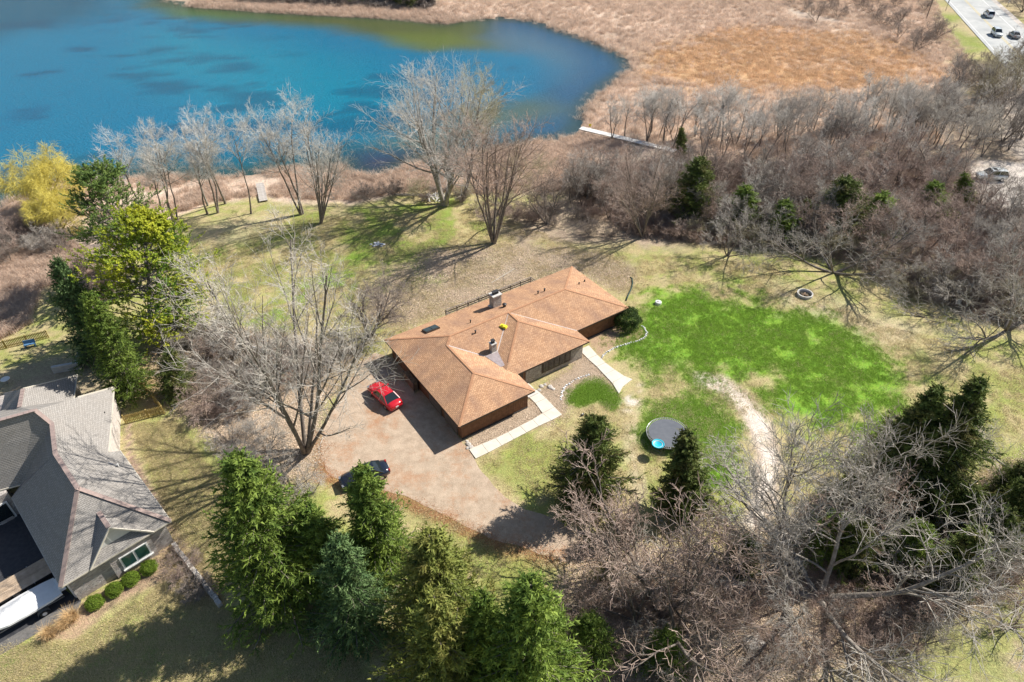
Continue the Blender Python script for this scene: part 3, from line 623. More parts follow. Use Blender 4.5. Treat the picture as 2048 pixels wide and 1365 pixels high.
for k in range(9):
    x = u0+(u1-u0)*k/8; MB().box((x, -wd_+.05, zt/2-.1), (.1, .1, zt+.1)).build('post', M['rail_wood'], dk)
# fallen roof aerial leaning by the deck
an = thing('tv_aerial', 'long straw coloured television aerial with thin cross rods behind the deck', 'aerial', P(1008, 556, 2.2))
a0 = Vector(P(983,566,2.4)-P(1008,556,2.2)); a1 = Vector(P(1029,537.5,2.6)-P(1008,556,2.2)); a0.z = .2; a1.z = .4
MB().beam(a0, a1, .05, .05).build('boom', M['trim'], an); dd = (a1-a0).normalized(); cr = dd.cross(Vector((0,0,1)))
for k in range(9):
    c = a0+(a1-a0)*(.25+k*.09); hl = .55+.09*k; MB().beam(c-cr*hl, c+cr*hl, .015, .015).build('rod', M['trim'], an)
MB().beam((a0+a1)*.5, Vector(((a0+a1)*.5).to_tuple()[:2]+(-2.2,)), .045, .045).build('mast', M['metal'], an)
# entry steps and rocks
es = thing('entry_step', 'low concrete step block at the recessed front door', 'step', (HO[0], HO[1], 0), HA)
MB().box((10.0, -(LMID+.2), .14), (1.6, 1.1, .28)).build('tread', M['concrete'], es); MB().box((10.2, -(LMID+1.15), .09), (1.3, .8, .17)).build('tread', M['concrete_old'], es)

def rock_mesh(seed, r=1.0):
    rg = np.random.default_rng(seed); b_ = MB(); prof = [(.5,-.35),(.95,-.1),(1.0,.2),(.7,.55),(.25,.7)]; b_.lathe(prof, 7)
    b_.v = [tuple(r*np.array(v)*(1+.28*(rg.random(3)-.5))) for v in b_.v]; return b_.mesh('rock')
RK = [rock_mesh(i) for i in range(4)]
for m_ in RK: m_.materials.append(M['rock'])
def rock(px, py, r, label, group=None, m=None):
    p = G(px, py); o = link('rock', RK[random.randrange(4)]); o.location = (p[0], p[1], p[2]+.05*r); o.scale = (r, r*random.uniform(.7, 1.1), r*random.uniform(.6, .9)); o.rotation_euler = (0, 0, random.uniform(0, 6))
    if m: o.material_slots[0].link = 'OBJECT'; o.material_slots[0].material = m
    return tag(o, label, 'rock', group)
for px, py, r, lb in ((1100,775,.34,'largest boulder right of the front door step'),(1106,779,.25,'rightmost boulder of those by the front door step'),(1083,773,.30,'upper left boulder against the front door step'),(1078,781,.26,'lower left boulder at the corner of the walk'),(1090,770,.2,'smallest boulder by the front door step')): rock(px, py, r, lb, 'boulders by the front step')
for px, py, r, lb in ((937,889,.32,'largest boulder at the garage corner'),(941,895,.30,'boulder at the garage corner touching the walk end'),(935,897,.22,'small boulder at the garage corner nearest the drive'),(934,883,.2,'smallest boulder at the garage corner nearest the wall')): rock(px, py, r, lb, 'boulders at the garage corner')
def stone_line(name, label, px, r, m=M['rock']):
    """a row of small edging stones too small to pick apart"""
    b_ = MB(); pts = [P(x, y) for x, y in px]
    for a, c in zip(pts[:-1], pts[1:]):
        n_ = max(1, int(np.hypot(*(c-a)[:2])/(r*1.7)))
        for k in range(n_):
            q = a+(c-a)*(k/n_); s = r*random.uniform(.7, 1.2); b_.box((q[0]+random.uniform(-.06,.06), q[1]+random.uniform(-.06,.06), s*.35), (s*1.7, s*1.3, s*.9), random.uniform(0, 3), (.6, .6))
    return tag(b_.build(name, m), label, 'edging', kind='stuff')
stone_line('stone_edging', 'thin row of pale edging stones round the bed by the yew', [(1200,722),(1205,712),(1213,705),(1230,696),(1250,690),(1275,683),(1290,676),(1294,666),(1287,655),(1278,650)], .15, M['rock_white'])
stone_line('stone_edging', 'ragged row of pale stones round the small green lawn patch', [(1122,800),(1124,788),(1130,775),(1142,765),(1156,758),(1172,752),(1184,748)], .16, M['rock_white'])
# ================================================================== GREY NEIGHBOUR HOUSE
NF = P(121.3, 1174.7, 3); NA = R(45)
nbh = thing('grey_house', 'large grey shingled stone house with steep hips at the left edge', 'house', (NF[0], NF[1], 0), 0)
nu = np.array([math.cos(NA), math.sin(NA)]); nw = np.array([-math.sin(NA), math.cos(NA)])
def NL(u, w, z): q = nu*u+nw*w; return (q[0], q[1], z)
def NWp(p): return (p[0]-NF[0], p[1]-NF[1], p[2])
GB1 = P(228.5, 774.5, 3); B2 = np.array([.391, -.921]); A2 = np.array([.921, .391])
def onp(px, py, f):
    z = 5
    for _ in range(60): p = P(px, py, z); z = .5*z+.5*f(p)
    return np.array([p[0], p[1], z])
wgt = 8.8; pk = (4.4, 4.4, 7.3)
fg = lambda p: 3+.977*(wgt-float((p[:2]-NF[:2])@nu))                      # garage wing, right slope
w3 = min(np.arange(6, 16, .05), key=lambda w: abs(project((NF[0]+nu[0]*4.4+nw[0]*w, NF[1]+nu[1]*4.4+nw[1]*w, 7.3))[1]-908)); r3 = np.array([NF[0]+nu[0]*4.4+nw[0]*w3, NF[1]+nu[1]*4.4+nw[1]*w3, 7.3])
s1 = (r3[2]-3)/-float((r3[:2]-GB1[:2])@A2); fm = lambda p: 3-s1*float((p[:2]-GB1[:2])@A2)      # main wing, right slope
e1 = GB1.copy(); ib = onp(155, 795, fm); rk = onp(218, 905, fg); r4 = onp(103.7, 848, fm); r5 = onp(70.3, 821, fm)
u_b = float((P(154.7, 750.8, 3)[:2]-GB1[:2])@A2); f3 = lambda p: 3-.75*(float((p[:2]-GB1[:2])@A2)-u_b)   # back wing, right slope
b0 = onp(154.7, 750.8, f3); b1 = onp(148, 800, f3); b3 = onp(46, 778, f3); b4 = onp(39, 815, f3)
r6 = P(-90, 866, r5[2]); d0 = P(8, 786, b3[2]-3.0); d1 = P(-2, 822, b4[2]-3.0); LL = P(-90, 1005, 3); vl = P(42, 970, 3)
LEp = NL(0, 12.3, 3); REp = P(240, 901, 3)
fcs = [[NWp(ib), NWp(e1), NWp(rk)], [NWp(ib), NWp(rk), NWp(r3)], [NWp(ib), NWp(r3), NWp(r4)], [NWp(ib), NWp(r4), NWp(r5)], [NWp(b0), NWp(b1), NWp(b4), NWp(b3)], [NWp(b3), NWp(b4), NWp(d1), NWp(d0)], [NWp(b1), NWp(ib), NWp(r5)], [NWp(b1), NWp(r5), NWp(b4)],
       [NWp(vl), NWp(r3), NWp(r4)], [NWp(vl), NWp(r4), NWp(r5)], [NWp(LL), NWp(vl), NWp(r5)], [NWp(LL), NWp(r5), NWp(r6)], [NWp(b4), NWp(r5), NWp(d1)], [NWp(d1), NWp(r5), NWp(r6)],
       [NL(0,0,3), NL(wgt,0,3), NL(*pk)], [NL(wgt,0,3), NWp(REp), NWp(rk), NL(*pk)], [NWp(rk), NWp(r3), NL(*pk)],
       [NL(0,0,3), NL(*pk), NWp(r3), LEp], [LEp, NWp(r3), NWp(vl)],
       [NL(2.2,-.05,3.06), NL(4.75,.55,5.5), NL(4.75,2.62,5.5)], [NL(7.3,-.05,3.06), NL(4.75,2.62,5.5), NL(4.75,.55,5.5)]]
nroof = shingled('roof', fcs, M['nb_shingle'], nbh, .16, .012)
mb = MB()
for a, c in [(NL(0,0,3),NL(*pk)),(NL(wgt,0,3),NL(*pk)),(NL(*pk),NWp(r3)),(NWp(r3),NWp(r4)),(NWp(r4),NWp(r5)),(NWp(r5),NWp(r6)),(NL(4.75,.55,5.5),NL(4.75,2.6,5.5)),(NWp(b3),NWp(b4))]:
    a = Vector(a); c = Vector(c); ns = max(1, int((c-a).length/.4))
    for k in range(ns):
        p0 = a+(c-a)*(k/ns); p1 = a+(c-a)*((k+1.06)/ns); mb.beam(p0+Vector((0,0,.02)), p1+Vector((0,0,.045)), .36, .05)
mb.build('ridge_caps', M['nb_ridge'], nroof, kind='stuff')
for a, c in [(NL(0,0,2.93),NL(wgt,0,2.93)),(NL(wgt,0,2.93),NWp((REp[0],REp[1],2.93))),(NL(0,0,2.93),NL(0,12.3,2.93)),(NWp(e1),NWp(rk)),(NWp(ib),NWp(e1)),(NWp(b0),NWp(b1)),(NWp(b0),NWp(b3)),(NL(2.2,-.1,3.0),NL(4.75,.48,5.46)),(NL(7.3,-.1,3.0),NL(4.75,.48,5.46)),(NWp(LL),NWp(vl))]:
    MB().beam(a, c, .09, .14).build('gutter', M['trim'], nroof)
# walls
nwall = MB().prism([NL(.45,.45,0)[:2], NL(wgt-.45,.45,0)[:2], NL(wgt-.45,11.0,0)[:2], NL(.45,12,0)[:2]], -.2, 2.95).build('garage_wall', M['nb_stone'], nbh)
ins = lambda p, a=.35, b_=.35: (p[0]-NF[0]-A2[0]*a+B2[0]*b_, p[1]-NF[1]-A2[1]*a+B2[1]*b_)
MB().prism([ins(e1), ins(rk, .35, 0), ins(rk, 5, 0), ins(e1, 5)], -.2, 2.93).build('gable_wall', mat('pale_stone', (.60,.55,.50), (.46,.41,.37), 3.0, .85, .4, 7, detail=8), nbh)
q = [ins(b0), ins(b1, .35, 0), ins(b1, 9, 0), ins(b0, 9)]; MB().prism(q, -.2, 2.93).build('back_wall', M['nb_stone'], nbh)
MB().prism([NL(-.1,13.3,0)[:2], NL(-8,13.3,0)[:2], NL(-8,22,0)[:2], NL(-.1,22,0)[:2]], -.2, 2.9).build('side_wall', M['nb_stone'], nbh)
MB().prism([NL(3.5,.18,0)[:2], NL(6.9,.18,0)[:2], NL(6.9,.6,0)[:2], NL(3.5,.6,0)[:2]], -.2, 2.9).build('bay_wall', M['nb_stone'], nbh)
MB().add([NL(3.05,.7,3.5), NL(6.45,.7,3.5), NL(4.75,.7,5.25), NL(3.05,.95,3.5), NL(6.45,.95,3.5), NL(4.75,.95,5.25)], [(0,1,2),(5,4,3),(0,3,4,1),(1,4,5,2),(2,5,3,0)]).build('gable_panel', M['white'], nbh)
nwn = MB(); 
def nbox(mbx, u, w, z, du, dw, dz): return mbx.box(NL(u, w, z), (du, dw, dz), NA)
wn_ = nbox(MB(), 5.35, .14, 1.45, 2.3, .10, 1.5).build('window', M['white'], nbh)
for k in (-1, 1): nbox(MB(), 5.35+k*.55, .075, 1.5, .92, .04, 1.22).build('pane', M['glass_green'], wn_)
nbox(MB(), 5.35, .06, .66, 2.5, .2, .1).build('sill', M['white'], wn_)
nd = nbox(MB(), -1.6, 13.2, 1.1, 2.2, .12, 2.1).build('window', M['white'], nbh); nbox(MB(), -1.6, 13.12, 1.1, 1.9, .05, 1.8).build('pane', M['glass'], nd)
for k in (2.3, 7.0): 
    gd = MB().box(NL(.40, k, 1.1), (.12, 3.0, 2.1), NA).build('garage_door', M['white'], nbh)
    for j in range(4): MB().box(NL(.32, k, .3+j*.5), (.06, 2.8, .42), NA).build('panel', M['white'], gd)
for px, py in ((207,828),(206,845)):
    p = onp(px, py, fm); MB().box(NWp((p[0], p[1], p[2]+.08)), (.36, .30, .16), R(23), (.8, .8)).build('roof_vent', M['black'], nbh)
p = NWp(onp(238, 935, fg))
MB().tube([p, (p[0], p[1], p[2]+.45)], .07, 8).build('vent_pipe', M['white'], nbh)
MB().tube([(p[0],p[1],p[2]+.1), (p[0]-.9,p[1]+.15,p[2]+.5)], .035, 6).build('conduit', M['metal'], nbh)
# porch pillar of the grey house seen at the very edge
pp = P(8, 1030, .5); po = thing('stone_pillar', 'square stone pillar with pale cap on the shaded drive', 'pillar', (pp[0], pp[1], 0), NA)
MB().box((0,0,.7), (1.1,1.1,1.5), top=(.85,.85)).build('shaft', M['nb_stone'], po); MB().box((0,0,1.5), (1.0,1.0,.1)).build('cap', M['concrete_old'], po); MB().box((0,0,1.75), (.5,.5,.42)).build('lantern_base', M['white'], po)

# ================================================================== CARS
def car(name, label, loc, ang, paint, kind='sedan', group=None, plate=True, skylight=False):
    t = thing(name, label, 'car', loc, ang, group)
    if kind == 'sedan': Ln, W, belt, roofz, cb, cr_, hood = 4.75, .90, .93, 1.43, (-1.72, 1.08), (-.92, .30), .88
    else: Ln, W, belt, roofz, cb, cr_, hood = 4.75, .94, 1.08, 1.72, (-2.22, 1.12), (-1.88, .36), 1.02
    h = Ln/2; ss = 1 if kind == 'sedan' else 0
    trunk = belt-.02 if ss else belt
    st_ = [(-h, .70*W, .38, trunk-.22), (-h+.10, .88*W, .26, trunk-.06), (-h+.45, .97*W, .22, trunk), (-1.3, W, .20, belt), (0, W, .19, belt), (1.0, W, .20, belt-.01), (1.5, .98*W, .21, hood), (h-.4, .93*W, .22, hood-.09), (h-.12, .84*W, .27, hood-.20), (h, .66*W, .38, hood-.34)]
    b_ = MB(); nc = 9
    for x, w, zb, zt in st_:
        for y, z in ((-.80*w, zb), (-w, zb+.16), (-w*1.0, zt-.22), (-.93*w, zt-.05), (-.5*w, zt+.015), (0, zt+.03)): b_.v.append((x, y, z))
        for y, z in ((.5*w, zt+.015), (.93*w, zt-.05), (w, zt-.22), (w, zb+.16), (.80*w, zb)): b_.v.append((x, y, z))
    m_ = 11
    for i in range(len(st_)-1):
        for k in range(m_): k2 = (k+1) % m_; b_.f.append((i*m_+k, (i+1)*m_+k, (i+1)*m_+k2, i*m_+k2))
    b_.f.append(tuple(range(m_))); b_.f.append(tuple(range((len(st_)-1)*m_, len(st_)*m_))[::-1])
    body = b_.build('body', paint, t, True)
    # greenhouse
    yb, yt = .90*W, .66*W if ss else .76*W; z0, z1 = belt-.03, roofz
    A = [(cb[1],-yb,z0),(cb[1],yb,z0),(cr_[1],yt,z1),(cr_[1],-yt,z1)]; Bk = [(cb[0],yb,z0),(cb[0],-yb,z0),(cr_[0],-yt,z1),(cr_[0],yt,z1)]
    def pane(nm, q, inset=.0): MB().add(q, [(0,1,2,3)]).build(nm, M['glass'], t)
    pane('windscreen', A); pane('rear_window', Bk)
    for s in (-1, 1):
        q = [(cb[0], s*yb, z0), (cb[1], s*yb, z0), (cr_[1], s*yt, z1), (cr_[0], s*yt, z1)]; pane('side_window', q if s < 0 else q[::-1])
        for x0, x1 in ((cb[1], cr_[1]), (cb[0], cr_[0]), ((cb[0]+cb[1])/2-.1, (cr_[0]+cr_[1])/2)):
            MB().beam((x0, s*(yb+.005), z0), (x1, s*(yt+.005), z1), .09, .05).build('pillar', paint, t)
        MB().box((.78, s*(W+.10), belt+.06), (.14, .2, .13), top=(.8, .9)).build('mirror', paint, t)
        MB().box((h-.16, s*.62*W, hood-.24), (.22, .34, .14)).build('headlight', M['metal'], t)
        MB().box((-h+.09, s*.68*W, trunk-.16), (.12, .30, .2)).build('tail_light', mat('tail_red', (.35,.01,.01), None, 1, .3), t)
        for x in (-1.38, 1.42):
            wh = MB().tube([(x, s*(W-.20), .33), (x, s*(W+.01), .33)], .33, 18).build('wheel', M['rubber'], t); MB().tube([(x, s*(W-.02), .33), (x, s*(W+.025), .33)], .2, 12).build('rim', M['metal'], wh)
    rf = MB(); ym = yt*.5
    xs = [cr_[0]-.04, (cr_[0]+cr_[1])/2, cr_[1]+.04]
    for x, dz in zip(xs, (0, .045, 0)):
        for y, e in ((-yt-.02, -.02), (-ym, .04), (ym, .04), (yt+.02, -.02)): rf.v.append((x, y, z1+e+dz))
    for i in range(2):
        for k in range(3): rf.f.append((i*4+k, (i+1)*4+k, (i+1)*4+k+1, i*4+k+1))
    roofo = rf.build('roof', paint, t, True)
    if roofo.data.polygons[0].normal.z < 0: roofo.data.flip_normals()
    if skylight: MB().box((cr_[1]-.5, 0, z1+.085), (.55, .8, .02)).build('sunroof', M['glass'], roofo)
    if kind == 'suv':
        for s in (-1, 1): MB().beam((cr_[0]+.1, s*yt*.92, z1+.09), (cr_[1]-.2, s*yt*.92, z1+.09), .04, .04).build('roof_rail', M['metal'], roofo)
    if plate: MB().box((-h-.01, 0, .62 if ss else .75), (.03, .34, .16)).build('licence_plate', M['white'], t)
    MB().box((h-.02, 0, .55), (.08, 1.0, .18)).build('grille', M['black'], t)
    return t
def heading(a, c, z=.7):
    p = P(*a, z); q = P(*c, z); d = q-p; return math.atan2(d[1], d[0])
PR = mat('red_paint', (.52, .012, .022), None, 1, .25, spec=.5, coat=.7); PB = mat('black_paint', (.012, .016, .028), None, 1, .2, spec=.5, coat=.8); PW = mat('white_car_paint', (.74, .75, .75), None, 1, .25, spec=.5, coat=.6); PS = mat('silver_paint', (.62, .66, .66), None, 1, .28, spec=.5, metal=.2, coat=.6)
p = P(769, 791, .6); car('red_car', 'red sedan parked nose away under bare branches by the garage', (p[0], p[1], .03), heading((797,818), (742,768)), PR)
p = P(729, 950, .6); car('black_car', 'black sedan on the gravel half hidden behind a spruce tip', (p[0], p[1], .03), heading((775,935), (690,965)), PB)
p = P(1983, 352, .6); car('silver_car', 'silver suv on the pale gravel yard among the woods at right', (p[0], p[1], gz(p[0], p[1])+.02), heading((2012,352), (1955,350)), PS, 'suv', skylight=True)
ra = math.atan2(rd[1], rd[0])
p = P(1978, 28, .8); car('white_car', 'white suv alone on the open stretch of road', (p[0], p[1], .09), ra+math.pi, PW, 'suv')
p = P(1994, 66, .8); car('pale_car', 'pale suv on the road, left one of the pair behind branches', (p[0], p[1], .09), ra, PS, 'suv')
p = P(2030, 69, .8); car('grey_car', 'grey car on the road, right one of the pair behind branches', (p[0], p[1], .09), ra+math.pi, mat('grey_paint', (.3,.31,.32), None, 1, .3, coat=.6))

# ================================================================== BOAT ON TRAILER, PLANK TRAILER
p = P(40, 1222, .8); ba = math.radians(45)
bt = thing('covered_boat', 'motor boat under a white tarp on the asphalt drive', 'boat', (p[0], p[1], 0), ba)
hb = MB(); secs = [(-2.9,.98,.62,1.05),(-2.0,1.08,.55,1.1),(-.5,1.12,.52,1.15),(1.0,1.05,.55,1.2),(2.2,.72,.66,1.25),(2.9,.30,.85,1.28),(3.15,.05,1.05,1.3)]
for x, w, zb, zt in secs:
    x = -x
    for y, z in ((-w, zt), (-w*.92, zb+.22), (-.35*w, zb+.03), (0, zb-.06), (.35*w, zb+.03), (w*.92, zb+.22), (w, zt)): hb.v.append((x, y, z))
for i in range(len(secs)-1):
    for k in range(6): hb.f.append((i*7+k, i*7+k+1, (i+1)*7+k+1, (i+1)*7+k))
hb.f.append(tuple(range(7))); hb.build('hull', mat('hull_paint', (.06,.07,.09), None, 1, .3, coat=.4), bt, True)
tp = MB(); hts = [1.22,1.34,1.55,1.62,1.52,1.40,1.34]
for (x, w, zb, zt), ht in zip(secs, hts):
    x = -x
    for y, z in ((-w*1.05, zt-.14), (-w*1.03, zt+.03), (-w*.55, (zt+ht)/2+.05), (0, ht), (w*.55, (zt+ht)/2+.05), (w*1.03, zt+.03), (w*1.05, zt-.14)): tp.v.append((x, y, z+random.uniform(-.02, .02)))
for i in range(len(secs)-1):
    for k in range(6): tp.f.append((i*7+k, (i+1)*7+k, (i+1)*7+k+1, i*7+k+1))
tp.f.append(tuple(range(7))[::-1]); tp.build('tarp', M['tarp'], bt, False)
MB().box((3.05,0,1.15), (.5,1.3,.5), top=(.7,.8)).build('tarp_end', M['tarp'], bt); mo = MB().box((3.45,0,1.25), (.62,.46,.62), top=(.75,.8)).build('outboard_motor', M['tarp'], bt); MB().box((3.5,0,.75), (.2,.16,.6)).build('leg', M['black'], mo)
tlr = thing('boat_trailer', 'galvanised boat trailer with fender under the white tarped boat', 'trailer', (p[0], p[1], 0), ba)
for s in (-1, 1):
    MB().beam((2.9, s*.8, .45), (-2.4, s*.55, .45), .08, .1).build('frame_rail', M['metal'], tlr); wh = MB().tube([(1.25, s*1.02, .32), (1.25, s*1.24, .32)], .32, 16).build('wheel', M['rubber'], tlr); MB().tube([(1.25, s*1.1, .32), (1.25, s*1.26, .32)], .17, 12).build('rim', M['white'], wh)
    fd = MB(); 
    for k in range(7): an_ = math.pi*k/6; fd.v += [(1.25+.45*math.cos(an_), s*1.0, .32+.42*math.sin(an_)), (1.25+.45*math.cos(an_), s*1.28, .32+.42*math.sin(an_))]
    fd.f = [(2*k, 2*k+1, 2*k+3, 2*k+2) for k in range(6)]; fd.build('fender', M['metal'], tlr)
MB().beam((-2.4,0,.45), (-4.2,0,.45), .09, .1).build('tongue', M['metal'], tlr); MB().beam((1.25,-1.05,.32), (1.25,1.05,.32), .06, .06).build('axle', M['steel_dark'], tlr)
p = P(40, 1163, .7); pt = thing('plank_trailer', 'flat trailer with a bare wooden plank bed beside the tarped boat', 'trailer', (p[0], p[1], 0), ba)
for k in range(9): MB().box((-.2, -.88+k*.22, .72), (6.2, .205, .05)).build('plank', M['plank'], pt)
for s in (-1, 1):
    MB().beam((-3.3, s*.98, .64), (2.9, s*.98, .64), .08, .14).build('side_rail', M['steel_dark'], pt)
    for x in (-.6, .3): MB().tube([(x, s*1.05, .32), (x, s*1.25, .32)], .32, 14).build('wheel', M['rubber'], pt)
    for k in range(4): MB().box((-2.4+k*1.6, s*1.04, .7), (.08, .04, .16)).build('stake_pocket', M['metal'], pt)
# ================================================================== NEIGHBOUR YARD
def picket_fence(label, a, c, hgt=1.15, sp=.16):
    p0 = G(*a); p1 = G(*c); d = p1-p0; Lf = float(np.hypot(d[0], d[1])); an_ = math.atan2(d[1], d[0])
    f = thing('picket_fence', label, 'fence', p0, an_)
    for z in (.3, hgt-.2): MB().box((Lf/2, .03, z), (Lf, .04, .09)).build('rail', M['fence_wood'], f)
    for k in range(max(2, int(Lf/2.2)+1)): MB().box((min(Lf, k*2.2), .06, hgt/2), (.1, .1, hgt+.1)).build('post', M['fence_wood'], f)
    pm = MB().box((0, 0, hgt/2), (.09, .022, hgt)).add([(-.045,-.011,hgt),(.045,-.011,hgt),(0,-.011,hgt+.06),(-.045,.011,hgt),(.045,.011,hgt),(0,.011,hgt+.06)], [(0,1,2),(5,4,3),(1,4,5,2),(0,2,5,3)]).mesh('picket'); pm.materials.append(M['fence_wood'])
    for k in range(int(Lf/sp)): link('picket', pm, None, f, (.05+k*sp, -.02, 0))
picket_fence('short yellow picket fence running from the stone gable to the yard corner', (252,848), (330,828))
picket_fence('yellow picket fence going up from the yard corner behind the spruce', (330,828), (277,765))
picket_fence('picket fence by the marsh at the far left edge', (-30,708), (100,676))
bx = thing('blue_bench', 'small blue bench by the picket fence on the shaded left lawn', 'bench', G(62, 694), .4)
MB().box((0,0,.42), (1.2,.45,.08)).build('seat', mat('blue_wood', (.10,.22,.38), None, 1, .6), bx); MB().box((0,.2,.7), (1.2,.06,.4)).build('backrest', bx.children[0].data.materials[0], bx)
for x in (-.5, .5): MB().box((x,0,.2), (.08,.4,.4)).build('leg', bx.children[0].data.materials[0], bx)
p = G(132, 742); sw = thing('garden_wall', 'short L of pale block wall behind the grey house', 'wall', p, R(23)-.1)
for i, (x, y, w, d) in enumerate(((0,0,2.4,.35),(1.35,.9,.4,2.3))):
    for k in range(3): MB().box((x, y, .16+k*.30), (w, d, .28)).build('block', M['concrete_old'], sw)
# stone retaining wall by the drive bed, block by block
p0 = P(346, 1088, .3); p1 = P(438, 1206, .3); d = p1-p0; Lr = float(np.hypot(d[0], d[1])); rw = thing('retaining_wall', 'low wall of pale rough blocks running down from the grey house corner', 'wall', (p0[0], p0[1], 0), math.atan2(d[1], d[0]))
x = 0
while x < Lr: 
    w = random.uniform(.5, .8); MB().box((x+w/2, random.uniform(-.03,.03), .2), (w-.03, .38, .55+random.uniform(-.06,.06)), random.uniform(-.04,.04), (.94,.92)).build('block', M['rock'], rw); x += w
tb = thing('wire_frame', 'small round patio table with pale top at the far left lawn', 'table', G(16, 768)); MB().lathe([(.45,.68),(.47,.70),(.45,.73)], 18).build('top', M['white'], tb); MB().tube([(0,0,0),(0,0,.7)], .05, 8).build('leg', M['metal'], tb); tb.name = 'patio_table'

# ================================================================== TRAMPOLINE
p = P(1336, 866, .9); tr = thing('trampoline', 'large round black trampoline on the green lawn', 'trampoline', (p[0], p[1], 0), .3); RT = 2.15
MB().lathe([(.01,.885),(RT-.24,.90),(RT-.24,.912),(.01,.897)], 48, closed=True).build('jumping_mat', M['tramp'], tr)
MB().lathe([(RT-.035,.87),(RT,.905),(RT+.035,.87),(RT,.835)], 48, closed=True).build('rim', M['metal'], tr, True)
sm = MB().beam((RT-.26,0,.905), (RT-.01,0,.90), .022, .014).mesh('spring'); sm.materials.append(M['white'])
for k in range(72): o = link('spring', sm, None, tr); o.rotation_euler = (0, 0, 2*math.pi*k/72)
for k in range(4):
    a = math.pi*k/2+.3; c, s = math.cos(a), math.sin(a); c2, s2 = math.cos(a+.55), math.sin(a+.55)
    MB().tube([(RT*c, RT*s, .87), (RT*c, RT*s, .05), (RT*c2, RT*s2, .05), (RT*c2, RT*s2, .87)], .025, 6).build('leg', M['metal'], tr)
p = P(1316, 889, 1.35); ss_ = thing('play_saucer', 'small turquoise round play saucer on thin legs beside the trampoline', 'play seat', (p[0], p[1], 0))
MB().lathe([(.01,1.26),(.36,1.30),(.58,1.40),(.62,1.44),(.60,1.47),(.54,1.42),(.34,1.34),(.01,1.30)], 28).build('bowl', M['turq'], ss_, True)
MB().lathe([(.40,1.37),(.43,1.40),(.46,1.40),(.43,1.36)], 24, closed=True).build('ring', M['white'], ss_)
for a in (.4, 1.9, 3.5, 5.1): MB().tube([(.5*math.cos(a), .5*math.sin(a), 1.38), (.85*math.cos(a), .85*math.sin(a), 0)], .018, 6).build('leg', M['steel_dark'], ss_)

# ================================================================== LAWN THINGS
p = G(1316, 608); wc = thing('well_cap', 'white round concrete well cap on the green lawn', 'well cap', p); MB().lathe([(.42,-.05),(.42,.3),(.36,.36),(.01,.38)], 20).build('ring', M['white'], wc); MB().lathe([(.16,.37),(.16,.43),(.01,.45)], 12).build('lid', M['concrete_old'], wc)
hp = [G(*q)+np.array([0,0,.07]) for q in ((1252,602),(1256,592),(1262,580),(1265,568),(1264,558),(1260,556))]
tag(MB().tube([tuple(q) for q in hp], .09, 8).build('drain_pipe', M['green_hose'], None, True), 'dark green drain pipe curving over the grass beyond the house corner', 'pipe')
p = G(1609, 591); fp = thing('fire_pit', 'old ring shaped concrete fire pit on the dry grass by the wood', 'fire pit', p)
MB().lathe([(1.0,-.1),(1.0,.38),(.86,.38),(.80,-.1)], 28, closed=True).build('ring', M['concrete_old'], fp); MB().lathe([(.8,.02),(.5,.06),(.01,.1)], 16).build('ash', M['rubber'], fp)
for k in range(5): a = random.uniform(0, 6); MB().tube([(.4*math.cos(a), .4*math.sin(a), .12), (-.4*math.cos(a+.5), -.4*math.sin(a+.5), .2)], .06, 6).build('charred_log', M['log'], fp)
p = G(755, 490); fr_ = thing('stone_fire_ring', 'heap of pale stones and ash on the back lawn', 'fire ring', p)
for k in range(22):
    a = random.uniform(0, 6.28); rr = random.uniform(.15, .95); o = link('stone', RK[k % 4], None, fr_, (rr*math.cos(a), rr*math.sin(a)*.9, .08)); s = random.uniform(.12, .26); o.scale = (s, s*.9, s*.7); o.material_slots[0].link = 'OBJECT'; o.material_slots[0].material = M['rock_white']
p = G(1915, 612); ch = thing('garden_chair', 'weathered white chair standing in the brush at right', 'chair', p, 2.2)
MB().box((0,0,.42), (.55,.55,.05)).build('seat', M['white'], ch); MB().box((0,.27,.75), (.55,.05,.65)).build('backrest', M['white'], ch)
for x in (-.24,.24):
    for y in (-.24,.24): MB().box((x,y,.2), (.05,.05,.42)).build('leg', M['white'], ch)
p = G(1164, 832); lt = thing('garden_light', 'small dark ground light in the bare bed near the walk', 'garden light', p, .5); MB().box((0,0,.1), (.3,.16,.2)).build('housing', M['black'], lt); MB().box((.1,0,.22), (.1,.14,.05)).build('lens', M['white'], lt)
# wood pile and long poles by the big lake tree
p = G(868, 400); wp = thing('driftwood_pile', 'pile of bleached boards and branches at the foot of the big lake tree', 'wood pile', p)
for k in range(34):
    a = random.uniform(.2, 2.2); x = random.uniform(-1.3, 1.6); y = random.uniform(-.6, .6); l = random.uniform(.8, 2.0); z = .15+.55*random.random()*(1-abs(x)/2.2)
    MB().beam((x-l/2*math.cos(a), y-l/2*math.sin(a)*.7, z), (x+l/2*math.cos(a), y+l/2*math.sin(a)*.7, z+random.uniform(.1,.7)), .12, .05).build('board', M['log_white'], wp)
for i, (a, c) in enumerate((((788,389.5),(846,390.5)), ((790,391.5),(850,393)))):
    q0 = G(*a); q1 = G(*c); tag(MB().tube([(*q0[:2], q0[2]+.12), (*q1[:2], q1[2]+.14)], .08, 7).build('pole', M['weathered']), ('upper' if i == 0 else 'lower')+' of two long poles lying left of the bleached wood pile', 'pole', 'poles lying by the shore')
